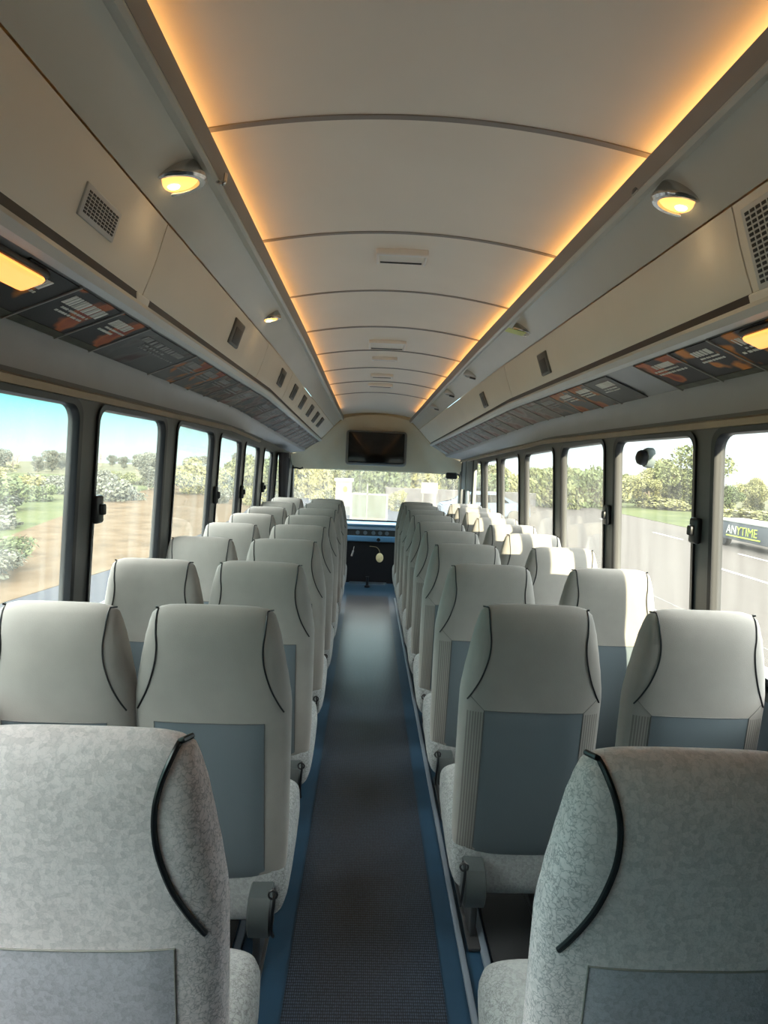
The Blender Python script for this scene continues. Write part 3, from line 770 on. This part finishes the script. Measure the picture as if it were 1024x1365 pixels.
# ------------------------------------------------------------ seats
HW = .228
ZB, ZT = .325, 1.215
def interp(tab, z):
    if z <= tab[0][0]: return tab[0][1]
    for (a, u), (b, v) in zip(tab, tab[1:]):
        if z <= b:
            t = (z-a)/(b-a); t = t*t*(3-2*t)*.35 + t*.65
            return u+(v-u)*t
    return tab[-1][1]
TA = [(.325, .80), (.34, .90), (.375, .965), (.50, .985), (.80, 1.0), (.93, 1.0), (1.0, .955), (1.06, .905), (1.12, .855), (1.165, .805), (1.19, .77), (1.205, .69), (1.212, .58), (1.2148, .42), (1.215, .2)]
TB = [(.325, .030), (.34, .046), (.375, .056), (.60, .062), (.90, .066), (1.05, .066), (1.13, .060), (1.17, .050), (1.195, .037), (1.208, .022), (1.2145, .008), (1.215, .003)]
def A_(z): return interp(TA, z)*HW
def B_(z): return interp(TB, z)
def YC(z): return .085*(ZT-z)/(ZT-ZB) - .010*math.sin(PI*(z-ZB)/(ZT-ZB))
NE = 3.2
def rear_y(x, z):
    u = min(1, abs(x)/A_(z)); return YC(z) - B_(z)*(1-u**NE)**(1/NE)
def back_mesh():
    bm = bmesh.new(); rows = []
    zs = [.325, .331, .34, .355, .375, .41, .45, .5, .56, .62, .68, .74, .8, .85, .89, .92, .95, .98, 1.01, 1.04, 1.07, 1.10, 1.13, 1.15, 1.165, 1.18, 1.19, 1.198, 1.205, 1.209, 1.212, 1.214, 1.215]
    for z in zs:
        a, b, c = A_(z), B_(z), YC(z); row = []
        for k in range(56):
            th = 2*PI*k/56; cs, sn = math.cos(th), math.sin(th)
            px = a*math.copysign(abs(cs)**(2/NE), cs); py = b*math.copysign(abs(sn)**(2/NE), sn)
            # side wings swell slightly at the shoulders
            if z > .93 and abs(px) > .13 and py < 0: py -= .006*math.sin(PI*min(1, (z-.93)/.26))*min(1, (abs(px)-.13)/.05)*(1-(abs(px)/a)**6)
            row.append((px, c+py, z))
        rows.append(row)
    V = grid(bm, rows, closed_v=True); bm.faces.new(V[0]); bm.faces.new(V[-1][::-1])
    return bm
PIPE_BOW = [(.156, 1.203), (.147, 1.180), (.136, 1.145), (.130, 1.10), (.135, 1.05), (.153, .99), (.177, .94), (.203, .895)]
PIPE_STD = [(.156, 1.203), (.156, 1.180), (.154, 1.145), (.150, 1.10), (.155, 1.05), (.172, .99), (.192, .945), (.211, .91)]
def pipe_mesh(sgn, r, path):
    P2 = smooth_path([(x, 0, z) for x, z in path], 5); pts = []
    for p in P2:
        y_ = rear_y(p.x, p.z)
        if p.z > .93: y_ -= .006*math.sin(PI*min(1, (p.z-.93)/.26))*min(1, max(0, (p.x-.13)/.05))*(1-min(1, (p.x/A_(p.z)))**6)
        pts.append((sgn*p.x, y_-r*.25, p.z))
    # top of the piping wraps over the crest
    pts.insert(0, (sgn*.161, YC(1.20)-.017, 1.2065)); pts.insert(0, (sgn*.169, YC(1.20)+.006, 1.2030))
    return tube(bmesh.new(), pts, r, 8)
def panel_mesh(hw, z0, z1, off):
    bm = bmesh.new(); nx, nz = 14, 16; rows = []
    for j in range(nz+1):
        z = z0+(z1-z0)*j/nz; row = []
        for i in range(nx+1):
            x = -hw+2*hw*i/nx
            d = min(i, nx-i, j, nz-j); o_ = off*(0 if d == 0 else (.8 if d == 1 else 1))
            xx = x if 0 < i < nx else x
            row.append((xx, rear_y(xx, z)-.0008-o_, z))
        rows.append(row)
    V = grid(bm, rows)
    # tuck the border in
    r2 = []
    for ring in ([V[0][i] for i in range(nx+1)] + [V[j][nx] for j in range(1, nz+1)] + [V[nz][i] for i in range(nx-1, -1, -1)] + [V[j][0] for j in range(nz-1, 0, -1)],):
        nv = [bm.verts.new(v.co+Vector((0, .008, 0))) for v in ring]; L = len(ring)
        for k in range(L): bm.faces.new((ring[k], ring[(k+1) % L], nv[(k+1) % L], nv[k]))
    return bm
def seam_mesh(hw, z0, z1, r, wings=True):
    pts = []
    for k in range(11): pts.append((-hw, rear_y(hw, z0+(z1-z0)*k/10)-.001, z0+(z1-z0)*k/10))
    for k in range(1, 12): x = -hw+2*hw*k/12; pts.append((x, rear_y(x, z1)-.001, z1))
    for k in range(11): z = z1+(z0-z1)*k/10; pts.append((hw, rear_y(hw, z)-.001, z))
    bm = tube(bmesh.new(), pts, r, 6)
    for s in ((-1, 1) if wings else ()):
        q = [(s*(hw+(.205-hw)*k/5), rear_y(hw+(.205-hw)*k/5, z1+(.925-z1)*k/5)-.0008, z1+(.925-z1)*k/5) for k in range(6)]
        tube(bm, q, r*.5, 6)
    return bm
def cushion_mesh():
    bm = bmesh.new(); rows = []
    # rings along y; cross-section superellipse in x,z
    for y_, ax, zt, zb in ((.030, .150, .38, .25), (.034, .205, .40, .22), (.048, .220, .425, .205), (.08, .228, .462, .21), (.15, .230, .470, .225), (.27, .230, .474, .26), (.37, .228, .476, .295), (.43, .220, .468, .315), (.462, .205, .45, .335), (.470, .14, .425, .36)):
        a, b, c = ax, (zt-zb)/2, (zt+zb)/2; row = []
        for k in range(40):
            th = 2*PI*k/40; cs, sn = math.cos(th), math.sin(th)
            row.append((a*math.copysign(abs(cs)**(2/4.2), cs), y_, c+b*math.copysign(abs(sn)**(2/3.4), sn)))
        rows.append(row)
    V = grid(bm, rows, closed_v=True); bm.faces.new(V[0]); bm.faces.new(V[-1][::-1]); return bm
def hinge_mesh(s):
    bm = bmesh.new(); rows = []
    for x in (-.035, -.030, .030, .035):
        k_ = 1 if abs(x) < .034 else .88; row = []
        for (y_, z_) in ((.05, .345), (.01, .348), (-.03, .338), (-.052, .305), (-.055, .26), (-.040, .22), (-.01, .20), (.05, .20)):
            row.append((s*.155+x, y_*k_, .295+(z_-.295)*k_))
        rows.append(row)
    V = grid(bm, rows, closed_v=True); bm.faces.new(V[0]); bm.faces.new(V[-1][::-1]); return bm
def leg_mesh():
    bm = bmesh.new()
    for s in (-1, 1):
        bx(bm, s*.13-.012, s*.13+.012, .08, .34, .016, .24, .006)
        bx(bm, s*.13-.022, s*.13+.022, .03, .40, .004, .018, .004)
    bx(bm, -.14, .14, .19, .23, .20, .24, .005); return bm
def make_seat(kind, aisle_sign):
    """kind: plain (left block), pleat (right block), pattern (front row nearest the camera)"""
    root = empty('bus_seat', (0, 0, 0))
    fm = {'plain': FAB, 'pleat': FABR, 'pattern': FABP}[kind]
    link('backrest', back_mesh(), fm, root, angle=180)
    r = .0050 if kind == 'pattern' else .0026
    hw = .158; z0, z1 = .352, .878
    pn = link('rear_panel', panel_mesh(hw, z0, z1, .004), PANP if kind == 'pattern' else VINYL, root, angle=60)
    link('panel_seam', seam_mesh(hw, z0, z1, .0016, kind == 'pleat'), SEAM if kind == 'pattern' else SEAMG, pn)
    for s in (-1, 1): link('piping', pipe_mesh(s, r, PIPE_BOW if kind == 'pattern' else PIPE_STD), BLACK, root)
    link('cushion', cushion_mesh(), CUSH, root, angle=180)
    hg = link('hinge_cover', hinge_mesh(aisle_sign), GREYP, root, angle=35)
    bm = bmesh.new(); x = aisle_sign*.196
    tube(bm, smooth_path([(x, -.03, .372), (x+.004, -.045, .35), (x, -.05, .30), (x-.003, -.045, .25), (x, -.02, .21)]), .005, 8)
    tube(bm, [(x+.013*math.cos(a*PI/6), -.045, .362+.013*math.sin(a*PI/6)) for a in range(12)], .0035, 6, closed=True)
    link('release_cable', bm, BLACK, root)
    link('leg', leg_mesh(), DARK, root)
    return root
LR = [.92, 1.72, 2.47, 3.18, 3.88, 4.56, 5.22, 5.86, 6.5]
RR = [.90, 1.86, 2.60, 3.25, 3.86, 4.42, 4.96, 5.5, 6.04, 6.56]
protos = {}
def seat(kind, asg, x, y, label):
    key = (kind, asg)
    if key not in protos: o = make_seat(kind, asg); protos[key] = o
    else: o = copy_tree(protos[key])
    o.location = (x, y, 0); o.scale.x = .93 if abs(x) > .9 and x < 0 else 1; tag(o, label, 'bus seat', 'passenger seats')
XLA, XLW, XRA, XRW = -.572, -1.003, .410, .945
for i, y in enumerate(LR):
    if i == 0: seat('pattern', 1, -.575, y, 'large pale patterned bus seat nearest the camera, left of the aisle'); continue
    w_ = ordinal(i)
    seat('plain', 1, XLA, y, 'grey bus seat left of the aisle, beside the aisle, %s row beyond the patterned seats' % ordinal(i-1))
for i, y in enumerate(LR):
    if i == 0: continue
    seat('plain', 1, XLW, y-.02, 'grey bus seat left of the aisle, by the windows, %s row beyond the patterned seats' % ordinal(i-1))
for i, y in enumerate(RR):
    if i == 0: seat('pattern', -1, .388, y, 'large pale patterned bus seat nearest the camera, right of the aisle'); continue
    seat('pleat', -1, XRA, y, 'grey bus seat right of the aisle, beside the aisle, %s row beyond the patterned seats' % ordinal(i-1))
for i, y in enumerate(RR):
    if i == 0: continue
    seat('pleat', -1, XRW, y, 'grey bus seat right of the aisle, by the windows, %s row beyond the patterned seats' % ordinal(i-1))

# ------------------------------------------------------------ outside
GZ = -.95
def ground_mat(name, cols, scale, bump=.3):
    m = bpy.data.materials.new(name); m.use_nodes = True; n = m.node_tree.nodes; l = m.node_tree.links
    b = n['Principled BSDF']; b.inputs['Roughness'].default_value = .95; b.inputs['Specular IOR Level'].default_value = .03
    t = n.new('ShaderNodeTexCoord'); q = n.new('ShaderNodeTexNoise'); q.inputs['Scale'].default_value = scale; q.inputs['Detail'].default_value = 9; q.inputs['Roughness'].default_value = .7
    l.new(t.outputs['Object'], q.inputs['Vector'])
    r = n.new('ShaderNodeValToRGB'); e = r.color_ramp.elements
    while len(e) < len(cols): e.new(.5)
    for k, c in enumerate(cols): e[k].position = .3+.4*k/(len(cols)-1); e[k].color = (*c, 1)
    l.new(q.outputs[0], r.inputs[0]); l.new(r.outputs[0], b.inputs['Base Color'])
    u = n.new('ShaderNodeBump'); u.inputs['Strength'].default_value = bump; u.inputs['Distance'].default_value = .1
    l.new(q.outputs[0], u.inputs['Height']); l.new(u.outputs[0], b.inputs['Normal'])
    return m
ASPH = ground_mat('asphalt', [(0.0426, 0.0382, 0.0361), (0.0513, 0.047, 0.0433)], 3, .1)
ASPL = ground_mat('lot_asphalt_shaded', [(0.0208, 0.024, 0.0317), (0.0263, 0.0295, 0.0372)], 3, .1)  # shade of the bus is put into this bluish colour
DRY = ground_mat('dry_grass', [(0.0263, 0.0184, 0.0104), (0.0526, 0.0373, 0.022), (0.0685, 0.0526, 0.0355)], 1.2)
GRS = ground_mat('green_grass', [(0.018, 0.0259, 0.0122), (0.0389, 0.0468, 0.0194), (0.0619, 0.0648, 0.0338)], .5)
GRD = ground_mat('field', [(0.031, 0.0346, 0.0216), (0.049, 0.049, 0.031), (0.0619, 0.0569, 0.036)], .25)
def poly(name, pts, z, m, label, th=.02):
    bm = bmesh.new(); a = [bm.verts.new((x, y, z)) for x, y in pts]; b = [bm.verts.new((x, y, z-th)) for x, y in pts]
    bm.faces.new(a); bm.faces.new(b[::-1])
    for k in range(len(pts)): bm.faces.new((a[k], b[k], b[(k+1) % len(pts)], a[(k+1) % len(pts)]))
    return struct(link(name, bm, m, smooth=False), label)
poly('ground', [(-62, -60), (75, -60), (75, 120), (-62, 120)], GZ-.06, GRD, 'open scrubby field', .1)
poly('parking_lot', [(-6.1, -30), (3.6, -30), (3.6, 16), (16, 17), (16, 60), (-9, 60), (-7, 40), (-5.6, 26), (-5.4, 15), (-6.1, 10)], GZ, ASPL, 'asphalt beside the bus, coloured bluish for its shade', .04)
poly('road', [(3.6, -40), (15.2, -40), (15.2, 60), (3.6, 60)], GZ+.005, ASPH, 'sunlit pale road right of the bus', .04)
poly('verge', [(-6.1, -30), (-6.1, 10), (-5.4, 15), (-5.6, 26), (-7, 40), (-9, 60), (-18, 60), (-14, 34), (-11.5, 22), (-9.6, 14), (-8.8, 8), (-8.8, -30)], GZ+.01, DRY, 'dry straw coloured verge', .05)
poly('pasture', [(-8.8, -30), (-8.8, 8), (-9.6, 14), (-11.5, 22), (-14, 34), (-18, 60), (-60, 60), (-60, -30)], GZ-.02, GRS, 'green meadow behind the verge', .03)
poly('shoulder', [(15.2, -30), (15.2, 60), (22, 60), (22, -30)], GZ+.02, GRS, 'grassy roadside strip', .05)
LINE = mat('road_paint', (.22, .22, .21), .7); JOINT = mat('road_joint', (.04, .04, .04), .8)
tag(box('road_line', 9.65, 9.77, -20, 16.5, GZ+.007, GZ+.012, LINE), 'long white lane line on the road right of the bus', 'road marking')
tag(box('road_joint', 5.95, 5.98, -20, 16, GZ+.006, GZ+.009, JOINT), 'thin dark joint running along the road', 'road joint')
for k in range(3):
    tag(box('road_line', 12.2, 12.3, 17+k*6, 19.4+k*6, GZ+.007, GZ+.012, LINE), 'short faint dash on the far road lane, %s along' % ('nearest', 'second', 'farthest')[k], 'road marking', 'short road dashes')
struct(box('curb', 3.3, 3.6, -30, 14, GZ, GZ+.08, mat('concrete', (.13, .12, .11), .8)), 'pale kerb beside the bus')

def leafm(name, c0, c1):
    c0 = [x*.18+.022 for x in c0]; c1 = [x*.20+.022 for x in c1]
    m = ground_mat(name, [c0, c1], 3.0, .0); b = m.node_tree.nodes['Principled BSDF']; b.inputs['Roughness'].default_value = .7
    return m
LM = [leafm('leaf_olive', (.26, .33, .10), (.50, .54, .20)), leafm('leaf_green', (.16, .26, .09), (.34, .44, .17)),
      leafm('leaf_yellow', (.50, .52, .16), (.72, .70, .30)), leafm('leaf_grey', (.24, .28, .22), (.40, .43, .34)), leafm('leaf_brown', (.34, .26, .18), (.50, .40, .28))]
BARK = mat('bark', (.17, .14, .11), .9, noise_s=8, noise_a=.3)
def crown_mesh(seed, nb, nl, R, H, leaf, m, low=False):
    rr = random.Random(seed); bm = bmesh.new(); blobs = []
    for k in range(nb):
        a = rr.uniform(0, 2*PI); d = R*rr.uniform(0, .75); h = H*(rr.uniform(.05, .75) if low else rr.uniform(.32, .9))
        blobs.append((Vector((d*math.cos(a), d*math.sin(a), h)), R*rr.uniform(.22, .45)))
    for k in range(nl):
        c, r = rr.choice(blobs)
        v = Vector((rr.gauss(0, 1), rr.gauss(0, 1), rr.gauss(0, 1))).normalized()*r*rr.uniform(.55, 1.05); v.z *= .75
        p = c+v
        if p.z < .02*H: p.z = .02*H
        n1 = Vector((rr.gauss(0, 1), rr.gauss(0, 1), rr.gauss(0, 1))).normalized(); n2 = n1.orthogonal().normalized(); n3 = n1.cross(n2)
        s = leaf*rr.uniform(.6, 1.3)
        q = [bm.verts.new(p+n2*s), bm.verts.new(p+n3*s*.6), bm.verts.new(p-n2*s), bm.verts.new(p-n3*s*.6)]
        bm.faces.new(q)
    me = bpy.data.meshes.new('crown'); bm.to_mesh(me); bm.free(); me.materials.append(m); return me
def trunk_mesh(seed, H, R, bare=False):
    rr = random.Random(seed); bm = bmesh.new()
    tube(bm, smooth_path([(0, 0, 0), (.03*H, 0, .25*H), (-.01*H, .02*H, .5*H), (.01*H, 0, .8*H)], 3), [.03*H*(1-.07*k) for k in range(10)], 7)
    for k in range(16 if bare else 5):
        a = rr.uniform(0, 2*PI); h = H*rr.uniform(.25, .7); L = R*rr.uniform(.5, .95)
        e = Vector((math.cos(a)*L, math.sin(a)*L, h+H*rr.uniform(.12, .35)))
        mid = Vector((0, 0, h)).lerp(e, .5)+Vector((0, 0, -.03*H))
        tube(bm, smooth_path([(0, 0, h), mid, e], 3), [.013*H*(1-.13*q) for q in range(7)], 5)
        if bare:
            for j in range(3):
                b2 = mid.lerp(e, rr.uniform(.1, .8)); e2 = b2+Vector((rr.uniform(-.3, .3)*R, rr.uniform(-.3, .3)*R, rr.uniform(.1, .25)*H))
                tube(bm, [b2, b2.lerp(e2, .5), e2], [.005*H, .003*H, .0015*H], 4)
    me = bpy.data.meshes.new('trunk'); bm.to_mesh(me); bm.free(); me.materials.append(BARK); return me
CROWNS = [crown_mesh(s, 14, 9000, 1.0, 2.0, .042, LM[mi], True) for s, mi in ((1, 0), (2, 1), (3, 2), (4, 3), (5, 0))]
TRUNKS = [trunk_mesh(s, 2.0, 1.0) for s in (1, 2, 3)]
BARE = trunk_mesh(9, 2.0, 1.0, True)
SHR = [crown_mesh(s, 12, 2600, 1.0, 1.0, .06, LM[mi], True) for s, mi in ((11, 1), (12, 3), (13, 0), (14, 2), (15, 4))]
def tree(x, y, h, kind, label, group, name='tree', z=GZ):
    o = empty(name, (x, y, z), label, 'tree', group, rz=random.uniform(0, 6)); s = h/2.0; o.scale = (s*random.uniform(.9, 1.15), s*random.uniform(.9, 1.15), s)
    t = bpy.data.objects.new('trunk', TRUNKS[kind % 3] if kind >= 0 else BARE); COL.objects.link(t); t.parent = o
    if kind >= 0:
        c = bpy.data.objects.new('crown', CROWNS[kind]); COL.objects.link(c); c.parent = o
    return o
def shrub(x, y, h, w_, kind, label, group):
    o = bpy.data.objects.new('shrub', SHR[kind]); COL.objects.link(o); o.location = (x, y, GZ); o.scale = (w_, w_, h); o.rotation_euler = (0, 0, random.uniform(0, 6))
    return tag(o, label, 'shrub', group)
kn = ['olive green', 'dark green', 'yellow green', 'greyish green', 'soft green']
rt = random.Random(3)
# right side: belt of trees beyond the road
for k in range(34):
    y = 12+k*2.9; x = 25+rt.uniform(-2, 4)+.15*k; kd = rt.choice([0, 0, 1, 2, 4, 4]); h = rt.uniform(2.2, 3.1)
    tree(x, y, h, kd, '%s leafy tree in the belt beyond the road right of the bus' % kn[kd], 'trees beyond the road')
tree(23, 42, 5.2, 4, 'taller airy tree nearest the road on the right', 'trees beyond the road')
tree(23.5, 47, 4.2, 2, 'yellow green tree beside the tall airy tree on the right', 'trees beyond the road')
for k in range(14):
    y = 16+k*6.5; kd = rt.choice([0, 2, 3])
    shrub(21+rt.uniform(-1, 3), y, rt.uniform(.6, 1.1), rt.uniform(1.6, 3.0), kd, 'low roadside shrub on the right, %s' % ['dark green', 'grey', 'olive', 'yellow green', 'brown'][kd], 'roadside shrubs')
# left: grey bare and green trees far off, reeds and a dark bush near
for k in range(34):
    y = 6+k*2.9; x = -36+rt.uniform(-5, 4); kd = rt.choice([3, 3, 3, 1, -1]); h = rt.uniform(1.9, 2.8)
    tree(x, y, h, kd, ('bare leafless tree' if kd < 0 else kn[kd]+' tree') + ' in the far hazy line left of the bus', 'far tree line on the left')
for k in range(9):
    y = 16+k*7; x = -22-k*2.2+rt.uniform(-2, 2); kd = rt.choice([-1, -1, 3])
    tree(x, y, rt.uniform(1.6, 2.4), kd, ('bare grey tree' if kd < 0 else 'greyish green tree') + ' standing in the meadow left of the bus', 'meadow trees on the left')
for k, (x, y, h, w_, kd) in enumerate(sorted([(-7.4, 11.6, .75, .9, 1), (-8.3, 12.6, .8, 1.1, 0), (-8.0, 10.6, .8, .9, 3), (-10.6, 15.0, 1.1, 1.4, 1), (-12.5, 14.2, 1.2, 1.6, 3), (-13.0, 19.0, 1.2, 1.8, 1), (-15, 24, 1.4, 2.0, 0), (-19, 31, 1.6, 2.4, 3), (-13.2, 31, 1.5, 1.9, 1), (-16.5, 36, 1.7, 2.2, 1)], key=lambda q: q[0]**2+q[1]**2)):
    shrub(x, y, h, w_, kd, '%s bush on the verge left of the bus, %s by distance' % (['dark green', 'grey green', 'olive', 'yellow green'][kd], ordinal(k)), 'verge bushes')
for k in range(16):
    shrub(-24+rt.uniform(-4, 4)-k*1.2, 10+k*4, rt.uniform(.4, .7), rt.uniform(1.6, 2.8), rt.choice([3, 2]), 'low bright bush in the meadow left of the bus', 'meadow bushes')
for k in range(22):
    yy = 11+k*1.9; kd = rt.choice([1, 1, 2, 0]); shrub(-11.2-.12*yy-rt.uniform(0, 7), yy, rt.uniform(.55, 1.0), rt.uniform(1.0, 1.7), kd, '%s reedy bush in the meadow edge left of the bus' % ['dark green', 'grey', 'olive'][kd], 'reedy bushes')
# ahead of the bus: trees, wall, kiosk, glazed shelter, board
for k in range(16):
    x = -15+k*2.5; kd = rt.choice([0, 2, 4, 4, 1]) if k > 3 else 3; tree(x, 44+rt.uniform(-3, 6), rt.uniform(2.8, 3.4), kd, '%s tree seen through the windshield' % kn[kd], 'trees ahead of the bus')
tag(box('boundary_wall', .9, 9.5, 34, 34.3, GZ, .15, mat('dark_wall', (.05, .048, .05), .9, noise_s=3, noise_a=.3)), 'low dark wall ahead seen through the windshield', 'wall')
for k in range(13):
    shrub(-11+k*2.3, 39+(k*7%5)*.8, 2.3+.25*(k*5%4), 2.2, (3, 2, 0)[k % 3], '%s tall bush forming the hedge ahead of the bus' % ('yellow green', 'olive', 'dark green')[k % 3], 'hedge ahead of the bus')
for k in range(6):
    shrub(-8+k*1.9, 32, 1.1, 1.0, 3 if k % 2 else 1, 'clipped shrub before the trees ahead of the bus', 'shrubs ahead of the bus')
root = empty('kiosk', (-1.25, 28, GZ), 'small white kiosk with a yellow sign seen through the windshield', 'kiosk'); root.scale = (.68, .68, .9)
box('wall', -.55, .55, 0, 1.2, 0, 1.75, mat('white_paint', (.14, .135, .13), .6), root); box('roof', -.65, .65, -.1, 1.3, 1.75, 1.88, mat('kiosk_roof', (.22, .22, .24), .6), root)
bm = bmesh.new(); lathe(bm, [(.16, 0), (.16, -.03), (0, -.03)], (.1, -.01, 1.35), 'Y', 20); link('sign', bm, mat('yellow_sign', (.16, .09, .015), .5), root)
root = empty('glass_shelter', (0, 24.5, GZ), 'glazed shelter with white posts ahead of the bus', 'shelter')
SW = mat('shelter_white', (.13, .135, .13), .5)
for x in (-.78, -.14, .68): box('post', x-.03, x+.03, -.03, .03, 0, 1.25 if x != -.14 else 1.65, SW if x != -.14 else GREYP, root)
box('top_rail', -.78, .68, -.03, .03, 1.19, 1.25, SW, root)
box('screen_panel', -.75, .65, -.01, .01, .25, 1.19, mat('shelter_panel', (.022, .035, .027), .4, noise_s=5, noise_a=.3), root)
box('sill_panel', -.75, .65, -.012, .012, .0, .25, mat('shelter_sill', (.10, .08, .06), .6), root)
root = empty('notice_board', (2.6, 26.5, GZ), 'blank white board on posts right of centre ahead of the bus', 'board')
box('board', -.36, .36, -.02, .02, 1.25, 1.72, SW, root); box('post', -.3, -.25, -.02, .02, 0, 1.3, GREYP, root); box('post', .25, .3, -.02, .02, 0, 1.3, GREYP, root)
root = empty('parked_car', (5.2, 27.5, GZ), 'pale blue parked car at the right of the windshield view', 'car')
bm = bmesh.new()
prof = [(-2.0, .3), (-2.0, .75), (-1.3, .88), (-.8, 1.32), (.6, 1.36), (1.3, .92), (2.0, .8), (2.05, .3)]
V = grid(bm, [[(x, yy, z) for x, z in prof] for yy in (-.8, .8)], closed_v=True); bm.faces.new(V[0]); bm.faces.new(V[1][::-1])
bmesh.ops.bevel(bm, geom=list(bm.edges), offset=.06, segments=2, affect='EDGES'); link('body', bm, mat('car_blue', (.06, .09, .14), .25), root)
bm = bmesh.new(); V = grid(bm, [[(x, yy, z) for x, z in ((-1.1, .92), (-.76, 1.26), (.55, 1.29), (1.05, .94))] for yy in (-.815, .815)], closed_v=True); bm.faces.new(V[0]); bm.faces.new(V[1][::-1]); link('side_windows', bm, SCREEN, root)
for x in (-1.3, 1.3):
    for yy in (-.75, .75):
        bm = bmesh.new(); lathe(bm, [(0, -.1), (.3, -.1), (.32, 0), (.3, .1), (0, .1)], (x, yy, .32), 'Y', 18); link('wheel', bm, BLACK, root)

# dark trailer with lettered sign parked across the road
root = empty('sign_trailer', (13.1, 20.5, GZ), 'dark grey trailer with a green and white lettered sign across the road', 'trailer')
TRM = mat('trailer_grey', (.035, .04, .05), .55)
box('body', 0, 1.3, -5.5, 2.2, .28, .92, TRM, root, bev=.02)
box('top_edge', -.02, 1.32, -5.5, 2.2, .92, .96, mat('trailer_edge', (.2, .2, .19), .5), root)
for yy in (-4.2, -3.4, 1.3):
    bm = bmesh.new(); lathe(bm, [(0, -.1), (.24, -.1), (.26, 0), (.24, .1), (0, .1)], (.12, yy, .27), 'X', 18); link('wheel', bm, BLACK, root)
SGW = mat('sign_white_paint', (.42, .45, .38), .5); SGG = mat('sign_green_paint', (.27, .36, .05), .5)
def text(txt, size, m, loc, rot, parent, name):
    cu = bpy.data.curves.new(name, 'FONT'); cu.body = txt; cu.size = size; cu.extrude = .006; cu.align_x = 'LEFT'
    cu.materials.append(m); o = bpy.data.objects.new(name, cu); COL.objects.link(o); o.parent = parent; o.location = loc; o.rotation_euler = rot
    bpy.context.view_layer.update()
    me = bpy.data.meshes.new_from_object(o.evaluated_get(bpy.context.evaluated_depsgraph_get())); o2 = bpy.data.objects.new(name, me); COL.objects.link(o2)
    o2.parent = parent; o2.location = loc; o2.rotation_euler = rot; bpy.data.objects.remove(o); return o2
# text faces the bus (-X); reading direction runs towards the camera (-Y)
text('AN', .42, SGW, (-.03, 1.05, .50), (PI/2, 0, -PI/2), root, 'sign_lettering')
text('YTIME', .42, SGG, (-.03, .45, .50), (PI/2, 0, -PI/2), root, 'sign_lettering')
box('underline', -.03, 0, -.85, 1.05, .40, .44, SGG, root)
